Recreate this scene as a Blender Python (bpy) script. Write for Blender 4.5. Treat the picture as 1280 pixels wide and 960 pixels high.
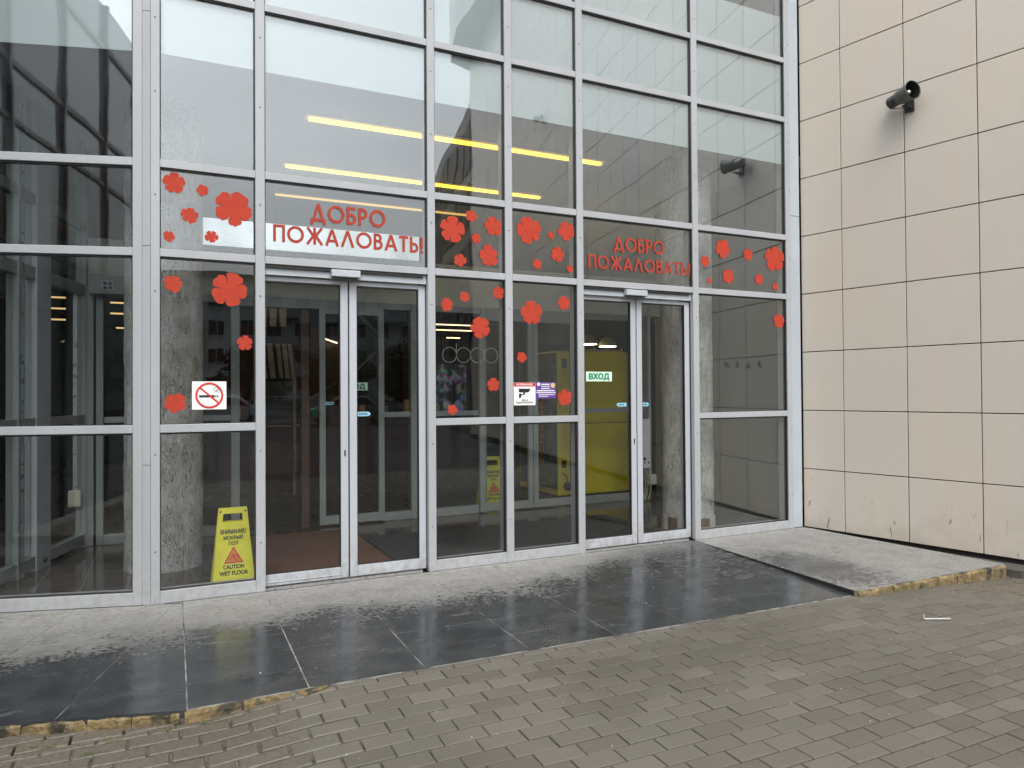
import bpy, bmesh, math, random
from mathutils import Vector, Matrix, noise
random.seed(7)
S = bpy.context.scene
for o in list(bpy.data.objects): bpy.data.objects.remove(o)
COL = S.collection
# ------------------------------------------------------------------ camera
# world frame: X runs along the glass front, Y points into the building, Z up; platform floor is z = 0
cam = bpy.data.objects.new('camera', bpy.data.cameras.new('camera')); COL.objects.link(cam)
R0 = Vector((.90183, -.43209, 0)); pt = math.radians(.70)
F = Vector((.43209*math.cos(pt), .90183*math.cos(pt), math.sin(pt))); U0 = R0.cross(F)
RR = (R0 - .0064*U0).normalized(); UU = (U0 + .0064*R0).normalized()
mw = Matrix.Identity(4)
for i in range(3): mw[i][0] = RR[i]; mw[i][1] = UU[i]; mw[i][2] = -F[i]
mw.translation = Vector((-5.7243, -5.3586, 1.40)); cam.matrix_world = mw
cam.data.sensor_width = 36; cam.data.lens = 25.17; cam.data.clip_end = 3000; cam.data.clip_start = .05
S.camera = cam
# ------------------------------------------------------------------ sky, sun, exposure
EXPOSURE = 1.1; SKY = 0.15
w = bpy.data.worlds.new('World'); S.world = w; w.use_nodes = True
nt = w.node_tree; nt.nodes.clear()
def wn(t, **k):
    n = nt.nodes.new(t)
    for a, b in k.items(): setattr(n, a, b)
    return n
sky = wn('ShaderNodeTexSky', sky_type='NISHITA', sun_disc=False, sun_elevation=math.radians(55), sun_rotation=math.radians(200),
         air_density=1.0, dust_density=4.0, ozone_density=1.0)
hs = wn('ShaderNodeHueSaturation'); hs.inputs['Saturation'].default_value = .22; hs.inputs['Value'].default_value = 1.0
tc = wn('ShaderNodeTexCoord'); mp = wn('ShaderNodeMapping'); mp.inputs['Scale'].default_value = (1, 1, 3.0)
cl = wn('ShaderNodeTexNoise'); cl.inputs['Scale'].default_value = 1.6; cl.inputs['Detail'].default_value = 5
mr = wn('ShaderNodeMapRange'); mr.inputs['From Min'].default_value = .3; mr.inputs['From Max'].default_value = .7
mr.inputs['To Min'].default_value = .86; mr.inputs['To Max'].default_value = 1.16
mx = wn('ShaderNodeMix', data_type='RGBA', blend_type='MULTIPLY'); mx.inputs[0].default_value = 1
bg = wn('ShaderNodeBackground'); bg.inputs['Strength'].default_value = SKY; wo = wn('ShaderNodeOutputWorld')
L = nt.links
L.new(sky.outputs[0], hs.inputs['Color']); L.new(tc.outputs['Generated'], mp.inputs[0]); L.new(mp.outputs[0], cl.inputs['Vector'])
L.new(cl.outputs['Fac'], mr.inputs['Value']); L.new(hs.outputs[0], mx.inputs[6]); L.new(mr.outputs[0], mx.inputs[7])
L.new(mx.outputs[2], bg.inputs['Color']); L.new(bg.outputs[0], wo.inputs['Surface'])
sun = bpy.data.objects.new('sun', bpy.data.lights.new('sun', 'SUN')); COL.objects.link(sun)
sun.data.energy = .8; sun.data.angle = math.radians(40); sun.data.color = (1, .97, .93)
el, az = math.radians(55), math.radians(200)
sd = Vector((math.sin(az)*math.cos(el), math.cos(az)*math.cos(el), math.sin(el)))
sun.rotation_euler = sd.to_track_quat('Z', 'Y').to_euler(); sun.location = (0, -8, 12)
S.view_settings.view_transform = 'Standard'; S.view_settings.look = 'None'
S.view_settings.exposure = EXPOSURE; S.view_settings.gamma = 1.0
S.render.engine = 'CYCLES'; S.cycles.max_bounces = 10; S.cycles.transparent_max_bounces = 24
S.cycles.diffuse_bounces = 4; S.cycles.glossy_bounces = 5; S.cycles.caustics_reflective = False
S.render.resolution_x = 1024; S.render.resolution_y = 768

# ------------------------------------------------------------------ material helpers
class NT:
    def __init__(s, name):
        s.m = bpy.data.materials.new(name); s.m.use_nodes = True; s.t = s.m.node_tree
        s.b = s.t.nodes['Principled BSDF']; s.out = s.t.nodes['Material Output']
        s.g = s.n('ShaderNodeNewGeometry'); s.tc = s.n('ShaderNodeTexCoord'); s.oi = s.n('ShaderNodeObjectInfo')
    def n(s, t, **k):
        x = s.t.nodes.new(t)
        for a, b in k.items(): setattr(x, a, b)
        return x
    def l(s, a, b): s.t.links.new(a, b)
    def pos(s, scale=(1, 1, 1), obj=False, off=False):
        mpn = s.n('ShaderNodeMapping'); mpn.inputs['Scale'].default_value = scale
        src = s.tc.outputs['Object'] if obj else s.g.outputs['Position']
        if off:
            a = s.n('ShaderNodeVectorMath', operation='MULTIPLY_ADD'); s.l(s.oi.outputs['Random'], a.inputs[0])
            a.inputs[1].default_value = (37, 91, 53); s.l(src, a.inputs[2]); src = a.outputs[0]
        s.l(src, mpn.inputs[0]); return mpn.outputs[0]
    def noise(s, sc, vec=None, det=3, rough=.55, dist=0):
        x = s.n('ShaderNodeTexNoise'); x.inputs['Scale'].default_value = sc; x.inputs['Detail'].default_value = det
        x.inputs['Roughness'].default_value = rough; x.inputs['Distortion'].default_value = dist
        s.l(vec if vec else s.g.outputs['Position'], x.inputs['Vector']); return x.outputs['Fac']
    def mr(s, v, a, b, c=0., d=1., smooth=False):
        x = s.n('ShaderNodeMapRange'); s.l(v, x.inputs[0])
        if smooth: x.interpolation_type = 'SMOOTHSTEP'
        for i, q in enumerate((a, b, c, d)): x.inputs[i+1].default_value = q
        return x.outputs[0]
    def math(s, op, a, b=0., c=0.):
        x = s.n('ShaderNodeMath', operation=op)
        for i, q in enumerate((a, b, c)):
            if isinstance(q, (int, float)): x.inputs[i].default_value = q
            else: s.l(q, x.inputs[i])
        return x.outputs[0]
    def mix(s, f, a, b, bt='MIX'):
        x = s.n('ShaderNodeMix', data_type='RGBA', blend_type=bt)
        for i, q in ((0, f), (6, a), (7, b)):
            if isinstance(q, (int, float)): x.inputs[i].default_value = q
            elif isinstance(q, tuple): x.inputs[i].default_value = (*q[:3], 1)
            else: s.l(q, x.inputs[i])
        return x.outputs[2]
    def bump(s, h, st=.3, dist=.01, nrm=None):
        x = s.n('ShaderNodeBump'); x.inputs['Strength'].default_value = st; x.inputs['Distance'].default_value = dist
        s.l(h, x.inputs['Height'])
        if nrm: s.l(nrm, x.inputs['Normal'])
        return x.outputs[0]
    def set(s, col=None, rough=None, nrm=None, metal=None, spec=None):
        for k, v in (('Base Color', col), ('Roughness', rough), ('Normal', nrm), ('Metallic', metal), ('Specular IOR Level', spec)):
            if v is None: continue
            if isinstance(v, tuple): s.b.inputs[k].default_value = (*v, 1)
            elif isinstance(v, (int, float)): s.b.inputs[k].default_value = v
            else: s.l(v, s.b.inputs[k])
        return s.m
def sp(g, i):
    x = g.n('ShaderNodeSeparateXYZ'); g.l(g.g.outputs['Position'], x.inputs[0]); return x.outputs[i]
def plain(name, col, rough=.5, var=.12, sc=8., metal=0., spec=.5, bump=0.):
    g = NT(name); f = g.noise(sc, det=4)
    c = g.mix(g.mr(f, .3, .7), tuple(x*(1-var) for x in col), tuple(min(1, x*(1+var)) for x in col))
    nr = g.bump(g.noise(sc*12), bump, .002) if bump else None
    return g.set(c, g.mr(g.noise(sc*2), .3, .7, rough*.85, min(1, rough*1.15)), nr, metal, spec)
def emis(name, col, st):
    g = NT(name); g.b.inputs['Emission Color'].default_value = (*col, 1); g.b.inputs['Emission Strength'].default_value = st
    return g.set(col, .5)
def glassm(name, tint, r0, wob=.004, k=.8):
    g = NT(name); g.t.nodes.remove(g.b)
    tr = g.n('ShaderNodeBsdfTransparent'); tr.inputs[0].default_value = (*tint, 1)
    gl = g.n('ShaderNodeBsdfGlossy'); gl.inputs['Roughness'].default_value = 0.0; gl.inputs['Color'].default_value = (.93, .98, 1, 1)
    v = g.pos(off=True, scale=(1, 1, .7))
    nb = g.bump(g.noise(1.7, v, det=1.5), 1.0, wob); g.l(nb, gl.inputs['Normal'])
    lw = g.n('ShaderNodeLayerWeight'); lw.inputs[0].default_value = .5
    f = g.math('MULTIPLY_ADD', g.math('POWER', lw.outputs['Facing'], 2.2), k, r0)
    mxs = g.n('ShaderNodeMixShader'); g.l(f, mxs.inputs[0]); g.l(tr.outputs[0], mxs.inputs[1]); g.l(gl.outputs[0], mxs.inputs[2])
    g.l(mxs.outputs[0], g.out.inputs['Surface']); return g.m

M = {}
def alu(name, col, grime=.35):
    g = NT(name); z = sp(g, 2)
    f = g.noise(3, g.pos((1, 1, .3)), det=5)
    c = g.mix(g.mr(f, .35, .7), col, tuple(x*.88 for x in col))
    low = g.math('MULTIPLY', g.mr(z, .0, .35, 1, 0), g.mr(g.noise(22, det=5), .42, .62))
    c = g.mix(g.math('MULTIPLY', low, grime), c, (.22, .19, .15))
    spk = g.mr(g.noise(90, g.pos((1, 1, .35)), det=2), .70, .74)
    c = g.mix(g.math('MULTIPLY', spk, .5), c, (.16, .15, .14))
    return g.set(c, .38, None, 0.0, .5)
M['alu'] = alu('painted_aluminium', (.37, .39, .41), .3)
M['alu_door'] = alu('door_aluminium', (.43, .46, .50), .5)
M['alu_in'] = alu('inner_aluminium', (.27, .30, .30))
M['cover'] = plain('grey_cover_plate', (.38, .42, .455), .4, .06, 3)
M['gasket'] = plain('black_gasket', (.012, .012, .012), .6)
M['glass'] = glassm('facade_glass', (.945, .955, .95), .042, .0020, 1.35)
M['glass_band'] = glassm('coated_band_glass', (.94, .955, .955), .080, .0022, 1.2)
M['glass_upper'] = glassm('coated_upper_glass', (.93, .955, .955), .118, .0022, 1.0)
M['glass_door'] = glassm('door_glass', (.94, .95, .945), .024, .0015, .45)
M['glass_in'] = glassm('inner_glass', (.90, .92, .915), .012, .001, .15)
M['spandrel'] = plain('white_spandrel_board', (.56, .61, .63), .7, .02, 2)
M['ceiling'] = plain('ceiling_paint', (.76, .735, .87), .8, .03, 1.5)
M['red'] = plain('red_vinyl', (.41, .050, .028), .75, .06, 20, 0, .15)
M['letter_red'] = plain('red_letter_vinyl', (.34, .052, .034), .75, .06, 20, 0, .15)
M['white'] = plain('white_print', (.82, .82, .80), .5, .03)
M['black'] = plain('black_print', (.012, .012, .012), .5)
M['signred'] = plain('sign_red_print', (.55, .03, .03), .5)
M['purple'] = plain('purple_print', (.10, .045, .26), .5)
M['green'] = plain('green_print', (.0, .22, .11), .5)
M['mint'] = plain('pale_green_sign', (.62, .80, .66), .5, .04)
M['blue'] = plain('blue_sticker', (.25, .52, .68), .5)
M['orange'] = plain('orange_print', (.60, .20, .04), .6)
M['gold'] = plain('tan_print', (.62, .42, .16), .6)
M['yellow_sign'] = plain('yellow_plastic', (.64, .61, .03), .42, .08, 14)
M['yellow_kiosk'] = plain('kiosk_yellow', (.92, .70, .006), .45, .06, 4)
M['dark_metal'] = plain('dark_painted_metal', (.035, .038, .036), .45, .2)
M['horn_grey'] = plain('weathered_grey_horn', (.095, .108, .095), .5, .2, 30)
M['light_metal'] = plain('light_metal', (.6, .6, .6), .3, .1, 10, .6)
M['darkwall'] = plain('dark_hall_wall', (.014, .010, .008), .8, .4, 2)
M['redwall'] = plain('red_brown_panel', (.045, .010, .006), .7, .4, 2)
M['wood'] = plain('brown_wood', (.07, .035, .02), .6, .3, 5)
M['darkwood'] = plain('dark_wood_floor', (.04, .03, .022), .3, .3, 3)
M['pale'] = plain('pale_fabric', (.20, .175, .16), .8, .3, 14)
M['concrete_band'] = plain('plastered_bulkhead', (.55, .56, .51), .85, .10, 3, bump=.2)
M['whiteboard'] = plain('bright_metal_duct', (.90, .93, .96), .28, .03, 2, .85)
M['cream'] = plain('cream_plastic', (.55, .52, .42), .5, .08)
M['near_black'] = plain('recess_dark', (.015, .014, .013), .9)
M['recess_grey'] = plain('dark_gutter_concrete', (.06, .057, .05), .8, .3, 12)
M['teal_in'] = plain('left_hall_wall', (.07, .085, .09), .7, .2, .6)
M['warm'] = emis('warm_light_tube', (1, .60, .045), 1.9)
M['warm3'] = emis('dim_warm_tube', (1, .66, .20), .40)
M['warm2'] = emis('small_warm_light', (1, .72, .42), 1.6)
M['warm4'] = emis('tube_reflection_glow', (1, .62, .28), .55)
M['hall_fill'] = emis('hall_fill_tube', (1, .84, .64), 7.0)
M['lampwhite'] = emis('lamp_diffuser', (1, .96, .78), 6.0)
M['indicator'] = emis('indicator_light', (1, 1, .9), 2)
M['ring'] = plain('pale_tube', (.6, .58, .54), .5)
M['shade'] = plain('grey_lamp_shade', (.30, .29, .25), .6)
M['bark'] = plain('tree_bark', (.06, .05, .04), .9, .3, 9)
M['leaf'] = plain('tree_foliage', (.045, .085, .03), .8, .4, 3)
M['moss'] = plain('moss_green', (.06, .10, .02), .9, .3, 30)
M['paper'] = plain('dirty_white_paper', (.45, .45, .44), .7)
M['carpaint'] = plain('white_car_paint', (.75, .76, .78), .2, .02)
M['tyre'] = plain('tyre_rubber', (.02, .02, .02), .8)
M['wingglass'] = plain('wing_glass', (.17, .20, .22), .12, .1, .5)
M['darkmatt'] = plain('dark_window_recess', (.02, .02, .02), .7)
M['darkglass'] = plain('dark_window_glass', (.02, .025, .03), .08, .1)
M['facade_dark'] = plain('bronze_dark_cladding', (.05, .045, .04), .5, .15)
M['aptwall'] = plain('apartment_panel', (.66, .67, .65), .9, .1, .4)
M['aptwhite'] = plain('balcony_white', (.72, .74, .73), .8, .1, 1)
M['grassy'] = plain('grass', (.05, .075, .025), .95, .3, 2)
M['granite_block'] = plain('granite_base_block', (.46, .44, .38), .45, .15, 40)
M['brown_block'] = plain('brown_base_block', (.13, .07, .045), .35, .2, 40)
M['endwall'] = plain('grey_end_wall', (.16, .165, .16), .6, .08, 1)
def tilemat():
    g = NT('ceramic_wall_panel'); r = g.oi.outputs['Random']
    c = g.mix(r, (.528, .470, .385), (.510, .474, .400)); r2 = g.math('FRACT', g.math('MULTIPLY', r, 17.3))
    c = g.mix(g.math('MULTIPLY', r2, .5), c, (.530, .458, .392))
    f = g.noise(1.3, g.pos((1, 1, .25)), det=4)
    c = g.mix(g.mr(f, .35, .7, 0, .6), c, (.475, .465, .445))
    z = sp(g, 2)
    st = g.mr(g.noise(30, g.pos((1, 1, .22), off=True), det=3, dist=.6), .655, .70)
    st = g.math('MULTIPLY', st, g.mr(z, .05, .75, .85, 0))
    c = g.mix(st, c, (.12, .10, .085))
    c = g.mix(g.math('MULTIPLY', g.mr(z, 0, .5, .35, 0), g.mr(g.noise(6, det=5), .4, .7)), c, (.30, .25, .20))
    c = g.mix(g.mr(g.noise(60, det=2), .745, .77, 0, .6), c, (.10, .09, .08))
    return g.set(c, g.mr(g.noise(4), .3, .7, .28, .42), g.bump(g.noise(2.2, g.pos(off=True), det=1), .25, .01), 0, .45)
M['tile'] = tilemat()
def pavermat():
    g = NT('concrete_paver'); r = g.oi.outputs['Random']
    at = g.n('ShaderNodeAttribute', attribute_name='tone'); r = g.math('FRACT', g.math('ADD', r, at.outputs['Fac']))
    x, y = sp(g, 0), sp(g, 1)
    c = g.mix(r, (.090, .083, .067), (.125, .116, .096))
    r2 = g.math('FRACT', g.math('MULTIPLY', r, 23.1)); c = g.mix(g.mr(r2, .6, 1, 0, .45), c, (.108, .106, .090))
    # older, dirtier pavers at the left end and at the far right
    big = g.noise(1.4, det=4)
    yl = g.math('ADD', g.math('MULTIPLY', x, -.9), y)
    oldl = g.mr(g.math('ADD', x, g.math('MULTIPLY', big, .5)), -5.02, -4.92, 1, 0)
    d2 = g.math('ADD', g.math('ADD', x, g.math('MULTIPLY', y, .75)), g.math('MULTIPLY', big, .9))
    oldr = g.mr(d2, -1.95, -1.45, 0, 1)
    old = g.math('MAXIMUM', oldl, oldr)
    dirt = g.mix(g.mr(g.noise(55, det=4), .4, .6), (.070, .058, .044), (.135, .116, .090))
    c = g.mix(g.math('MULTIPLY', old, .8), c, dirt)
    c = g.mix(g.math('MULTIPLY', g.mr(g.noise(210, det=2), .66, .72), g.mr(old, 0, 1, .25, .8)), c, (.42, .40, .35))
    c = g.mix(g.mr(g.noise(160, det=3), .35, .65, .22, 0), c, (.06, .055, .045))
    c = g.mix(g.mr(g.noise(1.1, det=5), .46, .66, 0, .5), c, (.062, .058, .046))
    rg = g.mr(g.noise(1.1, det=5), .46, .66, .62, .34)
    return g.set(c, rg, g.bump(g.noise(240, det=3), .35, .002), 0, .45)
M['paver'] = pavermat()
def jointmat():
    g = NT('sand_joint'); c = g.mix(g.mr(g.noise(30, det=5), .35, .65), (.022, .020, .014), (.13, .120, .092))
    return g.set(c, .95, g.bump(g.noise(200), .5, .004))
M['joint'] = jointmat()
def floormat(name, slab=False):
    g = NT(name); x, y = sp(g, 0), sp(g, 1)
    r = g.oi.outputs['Random']
    n1 = g.noise(1.8, det=3); n2 = g.noise(13, g.pos((1, 1.6, 1)), det=5, rough=.65); n3 = g.noise(34, g.pos((1, 1.35, 1)), det=3, rough=.6)
    lo = g.math('MULTIPLY', g.math('SUBTRACT', n1, .5), .7)
    if not slab:
        # distance beyond the drip line: the boundary nears the glass towards the right door
        yb = g.mr(x, -3.6, -1.6, .76, .10, True)
        d = g.math('ADD', g.math('SUBTRACT', g.math('MULTIPLY', y, -1), yb), lo)
        d = g.math('ADD', d, g.math('MULTIPLY', g.math('SUBTRACT', n2, .5), .75))
        damp = g.mr(d, -.42, .05, 0, 1, True)
        wet = g.mr(g.math('ADD', d, g.math('MULTIPLY', g.math('SUBTRACT', n3, .5), 1.3)), -.07, .09)
        right = g.mr(x, -2.9, -1.9, 0, 1)
        dryp = g.math('MULTIPLY', g.mr(n2, .52, .60), g.mr(y, -1.35, -.75, .10, .9))
        wet = g.math('SUBTRACT', wet, g.math('MULTIPLY', g.math('MULTIPLY', right, dryp), .75))
        stain = g.math('MULTIPLY', g.mr(g.noise(2.6, g.pos((1, 2.2, 1)), det=6, rough=.7), .60, .68), .55)
        wet = g.math('SUBTRACT', wet, g.math('MULTIPLY', wet, stain))
    else:
        ax = g.math('DIVIDE', g.math('ADD', x, 1.10), .34); ay = g.math('DIVIDE', g.math('ADD', y, 1.25), .55)
        rr = g.math('SQRT', g.math('ADD', g.math('MULTIPLY', ax, ax), g.math('MULTIPLY', ay, ay)))
        rr = g.math('ADD', rr, g.math('MULTIPLY', g.math('SUBTRACT', n2, .5), 2.4)); rr = g.math('ADD', rr, lo)
        damp = g.mr(rr, .8, 1.6, .9, 0, True)
        wet = g.mr(g.math('ADD', rr, g.math('MULTIPLY', g.math('SUBTRACT', n3, .5), 2.6)), .72, 1.0, .7, 0)
        sp2 = g.math('MULTIPLY', g.mr(g.noise(7, g.pos((1.3, 1, 1)), det=2), .655, .675), .5)
        wet = g.math('MAXIMUM', wet, sp2)
    dry = g.mix(g.mr(n3, .35, .65), (.165, .165, .158), (.245, .245, .234))
    dry = g.mix(g.mr(g.noise(5, det=5), .42, .68, 0, .6), dry, (.15, .146, .135))
    dry = g.mix(g.mr(g.noise(30, g.pos((1, 1.3, 1)), det=2), .62, .65, 0, .75), dry, (.060, .058, .056))
    dry = g.mix(g.math('MULTIPLY', g.mr(y, -.35, 0, 0, .45), g.mr(n2, .4, .6)), dry, (.36, .355, .34))
    dry = g.mix(g.math('MULTIPLY', damp, .62), dry, (.085, .085, .082))
    wc = g.mix(g.mr(g.noise(9, det=5), .3, .7), (.016, .019, .022), (.034, .038, .043))
    wc = g.mix(g.mr(g.noise(2.2, g.pos((1, 2, 1)), det=6, rough=.7), .45, .68, 0, .5), wc, (.065, .070, .074))
    wc = g.mix(g.math('MULTIPLY', r, .3), wc, (.045, .048, .05))
    c = g.mix(wet, dry, wc)
    rg = g.math('ADD', g.mr(wet, 0, 1, .60, .13), g.mr(g.noise(5, det=5), .42, .7, 0, .20))
    bp = g.bump(g.noise(26, g.pos((1, 1.5, 1)), det=4), .22, .004)
    return g.set(c, rg, bp, 0, .45)
M['floor_tile'] = floormat('platform_stone_tile'); M['slab_tile'] = floormat('raised_slab_tile', True)
def edgemat():
    g = NT('ochre_stained_concrete_edge'); c = g.mix(g.mr(g.noise(14, det=5), .35, .65), (.105, .075, .028), (.235, .175, .085))
    c = g.mix(g.mr(g.noise(9, g.pos((1, 1, .6), off=True), det=5), .50, .60), c, (.028, .026, .016))
    c = g.mix(g.mr(g.noise(40, det=3), .55, .72, 0, .5), c, (.28, .25, .17))
    return g.set(c, .85, g.bump(g.noise(35, det=5), .8, .02))
M['edge'] = edgemat()
def groutmat():
    g = NT('pale_grout'); return g.set(g.mix(g.mr(g.noise(6, det=5), .42, .56), (.07, .07, .068), (.29, .29, .28)), .9)
M['grout'] = groutmat()
def columnmat():
    g = NT('flaked_plaster_column')
    v = g.pos((1, 1, .42)); d = g.n('ShaderNodeVectorMath', operation='MULTIPLY_ADD')
    nn = g.n('ShaderNodeTexNoise'); nn.inputs['Scale'].default_value = 7; nn.inputs['Detail'].default_value = 3; g.l(v, nn.inputs['Vector'])
    g.l(nn.outputs['Color'], d.inputs[0]); d.inputs[1].default_value = (.22, .22, .6); g.l(v, d.inputs[2])
    vo = g.n('ShaderNodeTexVoronoi', feature='DISTANCE_TO_EDGE'); vo.inputs['Scale'].default_value = 60; g.l(d.outputs[0], vo.inputs['Vector'])
    crack = g.mr(vo.outputs['Distance'], .02, .09, 1, 0)
    m1 = g.mr(g.noise(16, g.pos((1, 1, .5)), det=5), .42, .54)
    crack = g.math('MULTIPLY', crack, m1)
    c = g.mix(g.mr(g.noise(5, det=5), .35, .65), (.46, .46, .44), (.66, .66, .64))
    c = g.mix(g.mr(g.noise(20, g.pos((1.4, 1.4, .3)), det=4, dist=1.5), .54, .66, 0, .45), c, (.24, .20, .15))
    c = g.mix(g.math('MULTIPLY', crack, .85), c, (.09, .08, .065))
    h = g.math('ADD', g.math('MULTIPLY', g.mr(vo.outputs['Distance'], 0, .12), .5), g.noise(38, g.pos((1, 1, .4)), det=5))
    return g.set(c, .36, g.bump(h, .8, .012))
M['column'] = columnmat()
def vfloor():
    g = NT('polished_brown_granite_floor')
    x, y = sp(g, 0), sp(g, 1)
    br = g.n('ShaderNodeTexBrick'); br.offset = 0; g.l(g.g.outputs['Position'], br.inputs['Vector'])
    br.inputs['Scale'].default_value = 1; br.inputs['Brick Width'].default_value = .3; br.inputs['Row Height'].default_value = .3
    br.inputs['Mortar Size'].default_value = .0025
    br.inputs['Color1'].default_value = (.040, .026, .022, 1); br.inputs['Color2'].default_value = (.058, .038, .031, 1); br.inputs['Mortar'].default_value = (.25, .22, .20, 1)
    c = g.mix(g.mr(g.noise(120, det=2), .55, .7, 0, .4), br.outputs['Color'], (.16, .12, .10))
    return g.set(c, .10, None, 0, .6)
M['vfloor'] = vfloor()
def matmat(name, col):
    g = NT(name)
    wv = g.n('ShaderNodeTexWave', wave_type='BANDS', bands_direction='Y'); wv.inputs['Scale'].default_value = 14; g.l(g.g.outputs['Position'], wv.inputs['Vector'])
    c = g.mix(g.mr(g.noise(60, det=4), .35, .65), col, tuple(q*.55 for q in col))
    c = g.mix(g.math('MULTIPLY', wv.outputs['Fac'], .35), c, tuple(q*.5 for q in col))
    return g.set(c, .95, g.bump(wv.outputs['Fac'], .6, .006))
M['brown_mat'] = matmat('brown_ribbed_mat', (.12, .05, .026)); M['dark_mat'] = matmat('charcoal_ribbed_mat', (.026, .025, .023))
M['black_mat'] = matmat('black_coir_mat', (.013, .012, .011))
def groundmat():
    g = NT('forecourt_asphalt'); c = g.mix(g.mr(g.noise(.5, det=5), .4, .6), (.035, .035, .035), (.06, .06, .058))
    return g.set(c, .8, g.bump(g.noise(30), .3, .01))
M['ground'] = groundmat()
def farpave():
    g = NT('far_paving'); br = g.n('ShaderNodeTexBrick'); g.l(g.g.outputs['Position'], br.inputs['Vector']); br.inputs['Scale'].default_value = 1
    br.inputs['Brick Width'].default_value = .2; br.inputs['Row Height'].default_value = .1; br.inputs['Mortar Size'].default_value = .004
    br.inputs['Color1'].default_value = (.15, .14, .115, 1); br.inputs['Color2'].default_value = (.21, .19, .155, 1); br.inputs['Mortar'].default_value = (.11, .10, .08, 1)
    return g.set(br.outputs['Color'], .7)
M['farpave'] = farpave()
def screenmat():
    g = NT('patterned_menu_print'); vo = g.n('ShaderNodeTexVoronoi'); vo.inputs['Scale'].default_value = 12; g.l(g.g.outputs['Position'], vo.inputs['Vector'])
    c = g.mix(.80, vo.outputs['Color'], (.04, .06, .09)); c = g.mix(g.mr(g.noise(7, det=4), .45, .6), (.01, .01, .012), c)
    g.l(c, g.b.inputs['Emission Color']); g.b.inputs['Emission Strength'].default_value = .25
    return g.set(c, .4)
M['screen'] = screenmat()
def kioskside():
    g = NT('dark_leafy_kiosk_print'); c = g.mix(g.mr(g.noise(9, det=6, dist=1), .45, .62), (.012, .014, .012), (.05, .10, .03))
    c = g.mix(g.mr(g.noise(25, det=3), .66, .72), c, (.22, .07, .03)); return g.set(c, .5)
M['kioskside'] = kioskside()

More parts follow.
